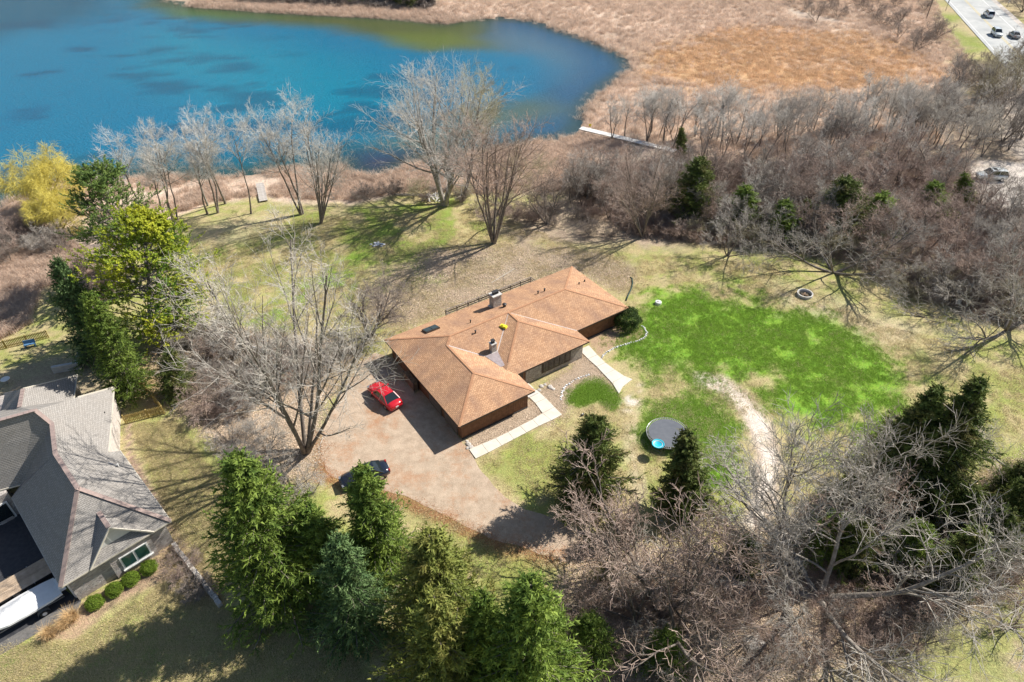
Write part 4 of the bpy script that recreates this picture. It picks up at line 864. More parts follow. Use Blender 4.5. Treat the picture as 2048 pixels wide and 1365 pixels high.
# firewood rack against the garage wall
p = P(822, 762, .7); fwd = thing('firewood_rack', 'rack of split firewood under the eave of the garage wing', 'firewood rack', (p[0], p[1], .02), HA+math.pi/2)
for x in (-1.15, 1.15):
    for y in (-.25, .25): MB().box((x, y, .65), (.06, .06, 1.3)).build('upright', M['steel_dark'], fwd)
for y in (-.25, .25): MB().box((0, y, .1), (2.4, .06, .06)).build('base_rail', M['metal'], fwd)
for k in range(15):
    for j in range(8): r_ = random.uniform(.06, .08); MB().tube([(-1.05+k*.15, -.3+random.uniform(-.04,.04), .2+j*.145), (-1.05+k*.15, .3, .2+j*.145)], r_, 6).build('log', M['log'], fwd)
p = G(507, 700); cn = thing('white_canoe', 'white upturned canoe lying in the brush beneath bare branches', 'canoe', p, -.42)
cb_ = MB()
for x, w, z in ((-2.1,.03,.30),(-1.6,.24,.32),(-.7,.42,.36),(0,.45,.38),(.7,.42,.36),(1.6,.24,.32),(2.1,.03,.30)):
    for y, zz in ((-w, .02), (-w*.8, z*.7), (0, z), (w*.8, z*.7), (w, .02)): cb_.v.append((x, y, zz))
for i in range(6):
    for k in range(4): cb_.f.append((i*5+k, (i+1)*5+k, (i+1)*5+k+1, i*5+k+1))
cb_.build('hull', M['white'], cn, True); MB().beam((-1.9,0,.37), (1.9,0,.40), .03, .03).build('keel', M['white'], cn)
p = G(1508, 1288); sh = thing('drive_slab', 'grey slab with a pale stone on it among the lower right brush', 'slab', p, .3); MB().box((0,0,.2), (1.3,1.1,.4)).build('block', M['concrete_old'], sh); o = link('stone', RK[1], None, sh, (.3,-.35,.5)); o.scale = (.22,.22,.2)
sh.name = 'stone_block'

# ================================================================== DOCKS
def dock(name, label, a, c, w, z, m, rail=False, sp=.22):
    p0 = P(*a, z); p1 = P(*c, z); d = p1-p0; Ld = float(np.hypot(d[0], d[1])); t = thing(name, label, 'dock', (p0[0], p0[1], 0), math.atan2(d[1], d[0]))
    pm = MB().box((0, 0, 0), (sp-.02, w, .05)).mesh('plank'); pm.materials.append(m)
    for k in range(int(Ld/sp)): o = link('plank', pm, None, t, ((k+.5)*sp, random.uniform(-.02,.02), z+random.uniform(-.008,.008)))
    for s in (-1, 1): MB().beam((0, s*(w/2-.1), z-.1), (Ld, s*(w/2-.1), z-.1), .07, .14).build('stringer', M['weathered'], t)
    for k in range(int(Ld/2.6)+1):
        for s in (-1, 1): MB().tube([(k*2.6+.1, s*(w/2-.02), -1.6), (k*2.6+.1, s*(w/2-.02), z+.06)], .06, 8).build('pile', M['weathered'], t)
    return t
dock('long_dock', 'long white boardwalk dock running from the reeds into the blue cove', (1161,256), (1352,302), 1.5, .25, M['dock_white'])
dock('small_dock', 'short weathered grey dock in the reeds at the near shore', (527,402), (519,366), 1.25, .2, M['weathered'], sp=.3)
p = P(1180, 253, .3); bk = thing('yellow_basket', 'small yellow tub on the end of the white dock', 'tub', (p[0], p[1], .28)); MB().lathe([(.2,0),(.28,.35),(.25,.35),(.18,.03)], 14).build('bowl', mat('tub_yellow', (.55,.42,.05), None, 1, .5), bk); MB().lathe([(.27,.33),(.30,.36),(.27,.38)], 14, closed=True).build('lip', M['yellow_pl'], bk)
# ================================================================== ROADSIDE
def pole(name, label, base, h, r, cat):
    p = G(*base); t = thing(name, label, cat, p); MB().tube([(0,0,-.3), (0,0,h)], [r, r*.7], 8).build('shaft', M['bark'], t); return t
t = pole('utility_pole', 'tall thin wooden pole left of the road at the top edge', (1852,39), 10.5, .15, 'pole'); MB().box((0,0,9.8), (2.2,.1,.12)).build('crossarm', M['bark'], t)
t = pole('road_sign', 'dark road sign on a post at the road edge, seen from behind', (1891,22), 2.6, .06, 'sign'); MB().box((0,0,2.5), (.75,.05,.75), ra).build('sign_plate', M['steel_dark'], t)
t = pole('white_sign', 'small white sign on a post across the road', (2014,14), 1.6, .05, 'sign'); MB().box((0,0,1.5), (.95,.06,.85), .6).build('sign_plate', M['white'], t)
# ================================================================== VEGETATION MESHES
def unit(a): return a/np.maximum(np.linalg.norm(a, axis=-1, keepdims=True), 1e-9)
def tubes(Pt, Rd, sides):
    """many tapered tubes at once: Pt (N,K,3), Rd (N,K)"""
    N_, K, _ = Pt.shape; T = np.empty_like(Pt); T[:, 1:-1] = Pt[:, 2:]-Pt[:, :-2] if K > 2 else T[:, 1:-1]
    T[:, 0] = Pt[:, 1]-Pt[:, 0]; T[:, -1] = Pt[:, -1]-Pt[:, -2]; T = unit(T)
    ref = np.tile(np.array([.31, .77, .55]), (N_, K, 1)); a = unit(np.cross(T, ref)); b = np.cross(T, a)
    an = 2*np.pi*np.arange(sides)/sides
    V = Pt[:, :, None]+Rd[:, :, None, None]*(a[:, :, None]*np.cos(an)[:, None]+b[:, :, None]*np.sin(an)[:, None])
    base = (np.arange(N_)[:, None, None]*K+np.arange(K-1)[None, :, None])*sides; k = np.arange(sides)[None, None]; k2 = (k+1) % sides
    Fq = np.stack([base+k, base+k2, base+sides+k2, base+sides+k], -1).reshape(-1, 4)
    return V.reshape(-1, 3), Fq
def merge(parts):
    Vs, Fs, n = [], [], 0
    for v, f in parts: Vs.append(v); Fs.append(f+n); n += len(v)
    return np.concatenate(Vs), np.concatenate(Fs)
def grow(start, dirs, length, r0, K, rg, trop=0.0, jit=.15, taper=.3):
    """paths from start along dirs; trop bends them up (or down)"""
    n = len(start); pts = np.empty((n, K, 3)); pts[:, 0] = start; d = unit(dirs.copy()); seg = (length/(K-1))[:, None]
    for k in range(1, K):
        d = unit(d+np.array([0, 0, 1.0])*(trop/(K-1))+rg.normal(0, jit, (n, 3))); pts[:, k] = pts[:, k-1]+d*seg
    t = np.linspace(0, 1, K)[None]; return pts, r0[:, None]*(1-(1-taper)*t)
def spawn(pts, rad, n, t0, t1, ang, rg, angj=.25, planar=None):
    """n children on every parent between t0 and t1: positions, directions, radii, and where along the parent"""
    Np, K, _ = pts.shape
    t = t0+(t1-t0)*((np.arange(n)[None]+rg.random((Np, n)))/n); f = t*(K-1); i = np.minimum(f.astype(int), K-2); fr = (f-i)[..., None]
    idx = np.arange(Np)[:, None]; p = pts[idx, i]*(1-fr)+pts[idx, i+1]*fr; tan = unit(pts[idx, i+1]-pts[idx, i])
    r = rad[idx, i]*(1-fr[..., 0])+rad[idx, i+1]*fr[..., 0]
    az = rg.random((Np, n))*.9+np.arange(n)[None]*2.4+rg.random((Np, 1))*6.28
    ref = np.where(np.abs(tan[..., 2:3]) < .9, np.array([0, 0, 1.0]), np.array([1.0, 0, 0])); a = unit(np.cross(tan, ref)); b = np.cross(tan, a)
    th = ang+rg.normal(0, angj, (Np, n)); th = th[..., None]
    d = tan*np.cos(th)+(a*np.cos(az)[..., None]+b*np.sin(az)[..., None])*np.sin(th)
    return p.reshape(-1, 3), d.reshape(-1, 3), r.ravel(), t.ravel()
def bare_tree(name, seed, H=10., stems=1, tilt=.1, stem_len=.75, r0=.2, n1=10, t1=.35, a1=.8, l1=.45, n2=7, l2=.5, n3=6, l3=.5, n4=4, l4=.5, trop=.35, jit=.12, droop=0.0, shape=.5, twig=.011, a2=.7):
    """leafless tree: trunk and limbs in one mesh, branches and twigs in another"""
    rg = np.random.default_rng(seed); s = np.zeros((stems, 3)); az = np.arange(stems)*6.28/max(stems, 1)+rg.random(stems)*.9
    tl = tilt*(.5+rg.random(stems)); d = np.stack([np.sin(tl)*np.cos(az), np.sin(tl)*np.sin(az), np.cos(tl)], 1); s[:, :2] = d[:, :2]*r0*1.2 if stems > 1 else 0
    s[:, 2] = -.15
    P0, R0 = grow(s, d, H*stem_len*(.82+.36*rg.random(stems)), r0*(.75+.4*rg.random(stems)), 10, rg, trop*.4, jit*.55, .28)
    R0[:, 0] *= 1.35
    p, dd, r, t = spawn(P0, R0, n1, t1, 1.0, a1, rg)
    L1 = H*l1*(1-shape*t)*(.7+.6*rg.random(len(p))); P1, R1 = grow(p, dd, L1, np.maximum(r*.6, .02), 8, rg, trop, jit, .3)
    p, dd, r, t = spawn(P1, R1, n2, .2, 1.0, a2, rg)
    L2 = np.repeat(L1, n2)*l2*(1-.45*t)*(.6+.7*rg.random(len(p))); P2, R2 = grow(p, dd, L2, np.maximum(r*.6, .013), 5, rg, trop*.7-droop*.3, jit*1.1, .35)
    p, dd, r, t = spawn(P2, R2, n3, .15, 1.0, .65, rg)
    L3_ = np.maximum(np.repeat(L2, n3)*l3*(.6+.7*rg.random(len(p))), .25); P3, R3 = grow(p, dd, L3_, np.full(len(p), twig*1.25), 4, rg, trop*.4-droop, jit*1.1, .45)
    p, dd, r, t = spawn(P3, R3, n4, .2, 1.0, .6, rg)
    L4 = np.maximum(np.repeat(L3_, n4)*l4*(.6+.8*rg.random(len(p))), .18); P4, R4 = grow(p, dd, L4, np.full(len(p), twig*.9), 3 if droop else 2, rg, -droop*1.2, jit, .5)
    tv, tf = merge([tubes(P0, R0, 8), tubes(P1, R1, 5)]); cv, cf = merge([tubes(P2, R2, 4), tubes(P3, R3, 3), tubes(P4, R4, 3)])
    return np_mesh(name+'_trunk', tv, tf, True, M['bark']), np_mesh(name+'_crown', cv, cf, False, M['twig_grey']), float(np.percentile(cv[:, 2], 99.7))
def needles(p, d, L, w, rg, n):
    """sprays: n flat needle-covered leaflets round each short twig, as slim triangles"""
    m = len(p); q = np.repeat(p, n, 0); dd = np.repeat(d, n, 0); LL = np.repeat(L, n); ww = np.repeat(w, n)
    t = rg.random(m*n)[:, None]; side = unit(np.cross(dd, rg.normal(0, 1, (m*n, 3)))); tip = q+dd*(t*LL[:, None])+unit(dd*.8+side)*(LL*.55)[:, None]*(.6+.6*rg.random((m*n, 1)))
    b0 = q+dd*(t*LL[:, None]); o = unit(np.cross(dd, side))*ww[:, None]
    V = np.stack([b0-o, b0+o, tip], 1).reshape(-1, 3); Ft = np.arange(m*n*3).reshape(-1, 3); return V, Ft
def spruce(name, seed, H=12., Rr=2.7, whorls=30, per=9, nb=11, droop=.35, p=.85, z0=.06, width=.066, lf=7, rag=.5):
    rg = np.random.default_rng(seed); n = whorls*per
    zf = np.repeat((np.arange(whorls)+.3*rg.random(whorls))/whorls, per); zf = np.clip(zf+.5/whorls*rg.normal(0, .5, n), 0, .985); zz = H*(z0+(1-z0)*zf)
    az = np.tile(np.arange(per)*6.28/per, whorls)+np.repeat(rg.random(whorls)*6.28, per)+rg.normal(0, .2, n)
    clump = .82+rag*.5*np.sin(az*2+seed+zf*5)*np.cos(zf*13+seed)+rag*.35*np.sin(az*5+zf*21+seed*2)
    L = Rr*np.power(1-zf, p)*clump*(.70+.42*rg.random(n))+.2
    up = .75*zf-.12; d = np.stack([np.cos(az), np.sin(az), up], 1); s = np.stack([0*az, 0*az, zz], 1)
    Pb, Rb = grow(s, d, L, .012+.016*L, 6, rg, .35-droop*(1-zf.mean()), .07, .3)
    q, dd, r, t = spawn(Pb, Rb, nb, .15, 1.0, .75, rg, .2); dd = unit(dd*np.array([1, 1, .55])+np.array([0, 0, -.10]))
    Lb = np.repeat(L, nb)*.34*(1.05-.65*t)*(.7+.6*rg.random(len(q)))+.10
    Pt, Rt = grow(q, dd, Lb, np.full(len(q), width*.55), 2, rg, 0, .05, .12)
    v1, f1 = needles(q, dd, Lb, np.full(len(q), width*.62), rg, lf)
    v2, f2 = tubes(Pt, Rt, 3)
    e = Pb[:, -1]; ed = unit(Pb[:, -1]-Pb[:, -2]); v3, f3 = needles(e-ed*.12, ed, np.full(len(e), .42), np.full(len(e), width*.6), rg, 6)
    V = np.concatenate([v1, v3, v2]); Fs = [np.concatenate([f1, f3+len(v1)]), f2+len(v1)+len(v3)]
    tp, tr_ = grow(np.array([[0, 0, -.2]]), np.array([[0., 0, 1]]), np.array([H*.98]), np.array([.018*H]), 8, rg, 0, .008, .08)
    tv, tf = merge([tubes(tp, tr_, 8), tubes(Pb, Rb, 4)])
    return np_mesh(name+'_trunk', tv, tf, True, M['bark']), np_mesh(name+'_crown', V, Fs, False, M['spruce']), H
def pine(name, seed, H=18., Rr=5., n=70, nb=8, tufts=5, z0=.22, layers=9):
    """white pine: open tiers of long level limbs with brushy tufts"""
    rg = np.random.default_rng(seed); tier = rg.integers(0, layers, n); zf = np.clip((tier+.25*rg.normal(0, 1, n)+.5)/layers, .02, .99); zz = H*(z0+(1-z0)*zf)
    az = rg.random(n)*6.28; L = Rr*(np.sin(np.pi*np.clip(.22+.75*zf, 0, 1))**.8)*(.6+.6*rg.random(n))+.5
    d = np.stack([np.cos(az), np.sin(az), .10+.6*zf], 1); s = np.stack([0*az, 0*az, zz], 1)
    Pb, Rb = grow(s, d, L, .02+.014*L, 7, rg, .25, .10, .3)
    q, dd, r, t = spawn(Pb, Rb, nb, .3, 1.0, .7, rg, .2); dd = unit(dd*np.array([1, 1, .5])+np.array([0, 0, .18])); Lb = np.repeat(L, nb)*.30*(1.1-.5*t)*(.6+.7*rg.random(len(q)))+.25
    P2, R2 = grow(q, dd, Lb, np.full(len(q), .02), 4, rg, .25, .12, .4)
    q2, d2, r2_, t2 = spawn(P2, R2, tufts, .25, 1.0, .5, rg, .2); d2 = unit(d2+np.array([0, 0, .45]))
    v1, f1 = needles(q2, d2, np.full(len(q2), .30), np.full(len(q2), .06), rg, 9)
    tp, tr_ = grow(np.array([[0, 0, -.2]]), np.array([[0., 0, 1]]), np.array([H*.97]), np.array([.02*H]), 9, rg, 0, .012, .1)
    tv, tf = merge([tubes(tp, tr_, 8), tubes(Pb, Rb, 4), tubes(P2, R2, 3)])
    return np_mesh(name+'_trunk', tv, tf, True, M['bark_pale']), np_mesh(name+'_crown', v1, f1, False, M['pine_green']), H
def leafball(name, seed, r=1., n=5200, sq=.85, m=None, lw=.05):
    """clipped or natural evergreen shrub: leaves in a shell of lumps"""
    rg = np.random.default_rng(seed); d = unit(rg.normal(0, 1, (n, 3))); d[:, 2] = np.abs(d[:, 2])*1.0-.25*rg.random(n)
    lump = 1+.10*np.sin(d[:, 0]*7+seed)*np.cos(d[:, 1]*6)+.08*np.sin(d[:, 2]*9+d[:, 0]*5)
    p = d*(r*lump*(.72+.30*rg.random(n)**.6))[:, None]; p[:, 2] = p[:, 2]*sq+r*.38; p = p[p[:, 2] > .02]; d = d[:len(p)]
    v, f = needles(p, unit(d+rg.normal(0, .5, d.shape)), np.full(len(p), lw*2.2), np.full(len(p), lw*.6), rg, 2)
    rg2 = np.random.default_rng(seed+1); s = np.zeros((6, 3)); dd = unit(rg2.normal(0, .5, (6, 3))+np.array([0, 0, 1.0])); tp, tr_ = grow(s, dd, np.full(6, r*1.0), np.full(6, .035), 4, rg2, 0, .1, .4); tv, tf = tubes(tp, tr_, 5)
    return np_mesh(name+'_stems', tv, tf, True, M['bark']), np_mesh(name+'_crown', v, f, False, m), r*1.3

# prototypes (mesh data shared between copies)
T = {}
T['maple'] = bare_tree('maple', 11, 20, 7, .36, .70, .18, 8, .22, .46, .33, 7, .5, 5, .5, 3, .6, .20, .06, shape=.45, twig=.0115)
T['lake_oak'] = bare_tree('lake_oak', 12, 20, 4, .40, .58, .34, 12, .30, .66, .44, 8, .5, 6, .52, 3, .5, .30, .08, shape=.35, twig=.0135)
T['spread'] = bare_tree('spread', 13, 13, 5, .85, .72, .20, 9, .22, .6, .42, 7, .52, 5, .5, 3, .6, .12, .13, shape=.4, twig=.0145)
for i in range(4): T['near%d' % i] = bare_tree('near', 151+i, 9, 3+i % 3, .5, .68, .12, 7, .22, .65, .38, 6, .52, 4, .5, 3, .6, .2, .15, shape=.35, twig=.0145)
for i in range(3): T['shore%d' % i] = bare_tree('shore', 21+i, 16, 1 if i < 2 else 2, .12, .84, .21, 11, .54, .78, .30, 8, .55, 6, .55, 4, .55, .35, .16, shape=.2, twig=.0135)
for i in range(2): T['clump%d' % i] = bare_tree('clump', 31+i, 17, 7, .24, .72, .15, 8, .32, .5, .28, 6, .55, 5, .5, 3, .55, .28, .08, shape=.3, twig=.0135)
for i in range(5): T['slim%d' % i] = bare_tree('slim', 41+i, 11, 1+i % 3, .10+.05*i, .72, .12, 8+i % 3, .34+.05*i, .68, .26+.03*i, 6, .55, 5, .55, 4, .65, .3, .14, shape=.25, twig=.014)
for i in range(4): T['thick%d' % i] = bare_tree('thick', 51+i, 9, 3+i % 3, .45, .68, .11, 7, .25, .65, .36, 6, .55, 5, .55, 5, .65, .22, .14, shape=.35, twig=.0115)
for i in range(2): T['shrub%d' % i] = bare_tree('shrub', 61+i, 3.2, 9, .7, .7, .03, 6, .2, .6, .38, 5, .55, 4, .6, 3, .7, .15, .13, shape=.3, twig=.010)
T['apple'] = bare_tree('apple', 71, 8.5, 3, .5, .55, .17, 8, .25, .75, .42, 8, .5, 6, .5, 4, .55, .15, .18, shape=.3, twig=.010)
T['snag'] = bare_tree('snag', 72, 14, 1, .05, .95, .17, 4, .5, .9, .10, 2, .4, 2, .4, 1, .4, .2, .07, twig=.015)
T['willow'] = bare_tree('willow', 73, 10, 4, .5, .6, .2, 9, .3, .75, .40, 8, .5, 7, .75, 5, .9, .3, .12, droop=.55, shape=.25, twig=.016)
for i in range(5): T['spruce%d' % i] = spruce('spruce', 81+i, 12, 2.9+.25*(i % 3), 26+2*i, 10, 11, .4+.08*i, .66+.07*i, .05, rag=.28+.06*i)
T['spruce_wide'] = spruce('spruce_wide', 85, 9, 3.3, 24, 10, 12, p=.62, rag=.5)
T['cedar'] = spruce('cedar', 86, 8, 1.5, 24, 9, 9, .1, .6, .04, .08)
T['pine0'] = pine('pine', 91, 18, 5.4, 120, 10, 6); T['pine1'] = pine('pine', 92, 15, 5.6, 150, 11, 6, .12, 9)
T['boxwood'] = leafball('boxwood', 95, .62, 4200, .85, M['box_green'], .045); T['yew'] = leafball('yew', 96, 1.25, 6000, .95, M['yew'], .06)

def tree(kind, name, label, base, top=None, H=None, cat='tree', twig=None, bark=None, group=None, rz=None, world=None, wide=1.0, lean=True):
    """a tree whose foot stands at an image point and whose tip reaches another: gives its height and lean"""
    b_ = G(*base) if world is None else np.array([world[0], world[1], gz(world[0], world[1])]); lx_ = 0.0
    if top is not None:
        lo, hi = 0.5, 40.0
        for _ in range(30):
            mid = (lo+hi)/2
            if project((b_[0], b_[1], b_[2]+mid))[1] > top[1]: lo = mid
            else: hi = mid
        H = lo; d_ = b_[1]*CP-(b_[2]+H-CAM_H)*SP; lx_ = (top[0]-1024)*d_/F_PX-b_[0]
        if not lean: b_[0] += lx_; b_[2] = gz(b_[0], b_[1])
    tm, cm, h0 = T[kind]; s = H/h0
    t = bpy.data.objects.new(name, None); C.objects.link(t); t.empty_display_size = .3; t.location = b_; tag(t, label, cat, group)
    rot = Matrix.Rotation(max(-.6, min(.6, math.atan2(lx_, H))) if lean else 0, 4, 'Y') @ Matrix.Rotation(random.uniform(0, 6.28) if rz is None else rz, 4, 'Z')
    t.rotation_euler = rot.to_euler()
    t.scale = (s*wide, s*wide, s)
    for nm, me, mt in (('trunk', tm, bark), ('crown', cm, twig)):
        o = bpy.data.objects.new(nm, me); C.objects.link(o); o.parent = t
        if mt is not None: o.material_slots[0].link = 'OBJECT'; o.material_slots[0].material = mt
    return t
tw_ = M['twig_white']; tp_, tg_, tr_d, td_, to_ = M['twig_pale'], M['twig_grey'], M['twig_red'], M['twig_dark'], M['twig_olive']
# ---- big single trees
tree('maple', 'bare_tree', 'huge bare tree with many fanned stems left of the gravel drive', (612,905), (585,468), twig=tp_, rz=.6, wide=.9)
tree('lake_oak', 'bare_tree', 'broad pale bare tree, largest at the lake, above the bleached wood pile', (889,409), (868,122), twig=tw_, bark=M['bark_pale'], rz=1.9, wide=1.05)
tree('shore2', 'bare_tree', 'gnarled bare tree with olive twigs just right of the broad pale lake tree', (926,402), (992,132), twig=to_, wide=.9)
tree('clump1', 'bare_tree', 'many stemmed reddish bare tree casting long shadows on the back lawn', (988,487), (1005,218), twig=tr_d, wide=.9)
tree('shore0', 'bare_tree', 'slender bare tree behind the many stemmed reddish tree', (985,452), (1075,250), twig=to_)
tree('apple', 'bare_tree', 'small forked bare tree between reddish tree and thicket', (1094,447), (1092,338), twig=td_, bark=M['bark'])
tree('apple', 'bare_tree', 'low spreading dark bare tree behind the garage wing corner', (742,672), (748,542), twig=td_, rz=.8, wide=1.05)
tree('maple', 'bare_tree', 'bare tree at the thicket edge throwing a fan shadow past the roof', (1285,474), (1262,300), twig=tr_d, rz=3.0)
tree('thick1', 'bare_tree', 'wide grey bare tree at the wood corner beyond the lawn', (1455,512), (1465,405), twig=tg_, wide=1.1)
tree('spread', 'bare_tree', 'bare tree by the concrete fire pit with shadow fan', (1668,545), (1660,395), twig=tg_)
tree('spread', 'bare_tree', 'leaning bare tree at the right wood edge over the dry lawn', (2010,660), (1965,480), twig=tp_, rz=2.)
tree('lake_oak', 'bare_tree', 'large pale bare tree in front of the road at top right', (2000,225), (2010,92), twig=to_, bark=M['bark_pale'])
# ---- row along the near shore
row = [('shore0',(314,452),(165,262),'leftmost leaning bare tree of the lake row, behind the pine top'),('shore1',(332,440),(238,300),'second leaning bare tree of the lake row, right of the leftmost'),('shore2',(350,452),(285,250),'tall bare tree of the lake row with the pale stone at its foot'),
  ('shore0',(354,440),(322,262),'straight slim bare tree just behind the one with the pale stone'),('shore1',(415,428),(352,275),'bare tree of the lake row leaning left across a dead snag'),('snag',(416,412),(360,258),'dead white snag among the lake row trees'),
  ('shore2',(436,426),(402,222),'dark straight bare tree right of the dead white snag'),('shore1',(451,408),(437,238),'thin bare tree in the reeds right of the dark straight one'),('shore0',(502,428),(478,238),'bare tree just left of the small grey dock'),
  ('shore2',(602,430),(528,200),'forked bare tree right of the small dock, leaning left'),('shore1',(606,428),(600,235),'upright bare tree sharing its foot with the forked leaning one')]
for k, a, c, lb in row: tree(k, 'bare_tree', lb, a, c, twig=tw_, bark=M['bark_pale'] if k == 'snag' else None, group='bare trees along the near shore', wide=.95)
tree('clump0', 'bare_tree', 'dense clump of upright bare stems at the right end of the lake row', (642,447), (648,190), twig=tw_, wide=.82)
# ---- lower right trees
lr = [('spread',(1638,1195),(1700,985),'huge low spreading bare tree filling the lower right corner',tp_,1.15),('slim4',(1568,1130),(1650,805),'tall slim bare tree with two stems rising over the lower right lawn',tg_,.85),('slim0',(1590,1150),(1425,865),'bare tree leaning left over the round trampoline',tg_,.8),
  ('spread',(1570,1215),(1340,1040),'bare tree leaning far left across the lower loop drive',tg_,.7),('near0',(1232,1152),(1175,985),'reddish small bare tree right of the shaded drive',tr_d,.75),('near2',(1325,1232),(1330,1040),'slim reddish bare tree in the middle of the lower brush',tr_d,1.0),
  ('near1',(1270,1240),(1215,1110),'reddish bare tree just right of the lowest spruces',tr_d,.75),('near3',(1352,1275),(1400,1110),'bare tree with crossing stems on the pinkish lower ground',tr_d,.75),('near0',(1424,1245),(1470,1120),'small bare tree left of the huge spreading one',tr_d,1.0),
  ('shore1',(2040,960),(1975,770),'leaning bare tree at the right edge above the spruces',tp_,.9),('spread',(1880,1130),(1990,1010),'grey bare tree with level limbs right of the huge spreading one',tg_,1.0),('near2',(1700,1050),(1755,910),'reddish bare tree in front of the dark leaning spruces',tr_d,.9)]
for k, a, c, lb, tw, wd2 in lr: tree(k, 'bare_tree', lb, a, c, twig=tw, wide=wd2, bark=M['bark_pale'] if tw is tp_ else None)
# ---- willows and brush at left
tree('willow', 'willow_tree', 'upper golden willow at the left lake shore', (88,420), (70,292), twig=M['twig_willow'], wide=.9)
tree('willow', 'willow_tree', 'lower golden willow in front of the other at the left shore', (118,462), (105,378), twig=M['twig_willow'], wide=1.0, rz=2.2)
# ---- conifers
sd, sl_, sg = M['spruce_dark'], M['spruce_light'], M['spruce']
con = [('pine0','pine_tree','tall green pine with open top at the left shore lawn',(278,560),(190,347),M['pine_green'],1.25),('pine1','pine_tree','yellow tinged broad pine left of the back lawn',(300,668),(290,440),M['pine_yellow'],1.12),
  ('spruce_wide','spruce_tree','bluish spruce at the far left beside the marsh',(168,712),(112,522),M['spruce_blue'],.72),('spruce0','spruce_tree','green spruce directly behind the grey house',(246,788),(172,585),sg,1.0),
  ('spruce_wide','yew_tree','low dark wide evergreen left of the huge fanned tree',(352,790),(338,700),sd,1.05),
  ('spruce1','spruce_tree','leftmost spruce of the big clump by the grey house wall',(515,1190),(470,915),sg,1.28),('spruce2','spruce_tree','second spruce of the big clump, behind the front ones',(606,1170),(612,1010),sg,1.35),
  ('spruce3','spruce_tree','spruce whose tip hides the black sedan',(712,1150),(722,935),sg,1.25),('spruce4','spruce_tree','narrow bluish spruce in the middle of the big clump',(690,1260),(672,1072),M['spruce_blue'],1.2),
  ('spruce2','spruce_tree','yellowish spruce at the lawn side of the big clump',(850,1290),(858,1068),sl_,1.35),('spruce4','spruce_tree','pale olive spruce at the bottom centre of the clump',(855,1420),(868,1190),sl_,1.2),
  ('spruce3','spruce_tree','spruce at the bottom edge, left of the lowest pair',(958,1400),(962,1190),sg,1.1),('spruce2','spruce_tree','rightmost spruce at the bottom edge next to red brush',(1072,1420),(1062,1165),sg,1.2),
  ('spruce_wide','spruce_tree','bushy spruce standing alone between walk and drive',(1172,1000),(1192,838),sd,1.05),('cedar','cedar_tree','brownish cedar in front of the trampoline',(1362,1020),(1375,868),sd,1.25),
  ('spruce3','spruce_tree','left one of two dark leaning spruces right of the lawn',(1755,990),(1880,775),sd,1.35),('spruce4','spruce_tree','right one of two dark leaning spruces right of the lawn',(1840,1000),(1962,760),sd,1.3),
  ('spruce_wide','spruce_tree','dense dark evergreen at the middle of the wood edge',(1372,438),(1402,318),sd,1.35),('cedar','cedar_tree','thin cedar at the landward end of the white dock',(1362,330),(1363,256),sd,1.1),
  ('cedar','cedar_tree','olive cedar right of the dense dark evergreen',(1490,455),(1490,372),sg,2.2),('cedar','cedar_tree','olive cedar in the thicket above the fire pit',(1570,480),(1570,400),sg,2.2),('cedar','cedar_tree','olive cedar right of the deep wood evergreen',(1760,470),(1765,385),sg,2.2),('cedar','cedar_tree','olive cedar beside the gravel yard edge',(1865,440),(1870,362),sg,2.2),('spruce_wide','cedar_tree','dark evergreen deep in the right wood',(1690,470),(1690,352),sd,1.5),('cedar','cedar_tree','green cedar left of the silver suv',(1925,415),(1930,345),sg,1.7),('cedar','cedar_tree','short cedar between thicket and dark evergreen',(1610,468),(1615,398),sd,1.2),
  ('spruce_wide','cedar_tree','olive evergreen at the right frame edge below the lawn',(2035,1080),(2055,960),sd,1.1),('cedar','cedar_tree','dark cedar under the huge spreading tree',(1890,1180),(1960,1060),sd,1.4),('spruce_wide','cedar_tree','shaded evergreen at the foot of the tall slim tree',(1700,1130),(1720,1040),sd,1.2)]
for px, py, tx, ty, lb, m_ in ((1655,1110,1690,1030,'olive evergreen left of the huge spreading tree top',sg),(1800,1130,1850,1050,'olive evergreen under the middle of the huge spreading tree',sg),(1960,1110,2020,1020,'olive evergreen near the right edge under level limbs',sd),(2000,1010,2060,930,'dark evergreen right of the two leaning spruces',sd),(1330,1330,1340,1270,'low olive evergreen in the bottom brush centre',sg),(1185,1310,1180,1240,'low olive evergreen touching the rightmost bottom spruce',sg),(1220,1165,1222,1125,'low yellow green evergreen beside the shaded drive end',sl_),(1480,1130,1500,1075,'low olive evergreen at the end of the loop track',sd),(1900,1060,1950,980,'dark evergreen behind the level limbed tree',sd)):
    con.append(('spruce_wide', 'cedar_tree', lb, (px, py), (tx, ty), m_, 1.35))
for k, nm, lb, a, c, m_, wd2 in con: tree(k, nm, lb, a, c, twig=m_, wide=wd2, lean=nm != 'spruce_tree' or a[0] > 1700)
# ---- clipped shrubs
for i, (px, py) in enumerate(((192,1210),(231,1184),(264,1163),(300,1140))):
    tree('boxwood', 'boxwood_ball', ['first and brightest','second','third','fourth'][i]+' round boxwood counting from the boat end of the stone wall', (px, py), H=.85, cat='shrub', group='boxwood balls along the stone wall', lean=False)
tree('yew', 'yew_shrub', 'dark round yew at the right corner of the brown house', (1252,652), H=2.5, cat='shrub', lean=False, wide=.85)
tree('shrub0', 'bare_shrub', 'reddish brown twiggy shrub in the bed behind the block wall', (362,1140), H=1.7, cat='shrub', twig=M['twig_red'], wide=1.5)
tree('shrub1', 'bare_shrub', 'dark twiggy shrub in the spruce shade by the block wall end', (395,1185), H=1.6, cat='shrub', twig=td_, wide=1.5)
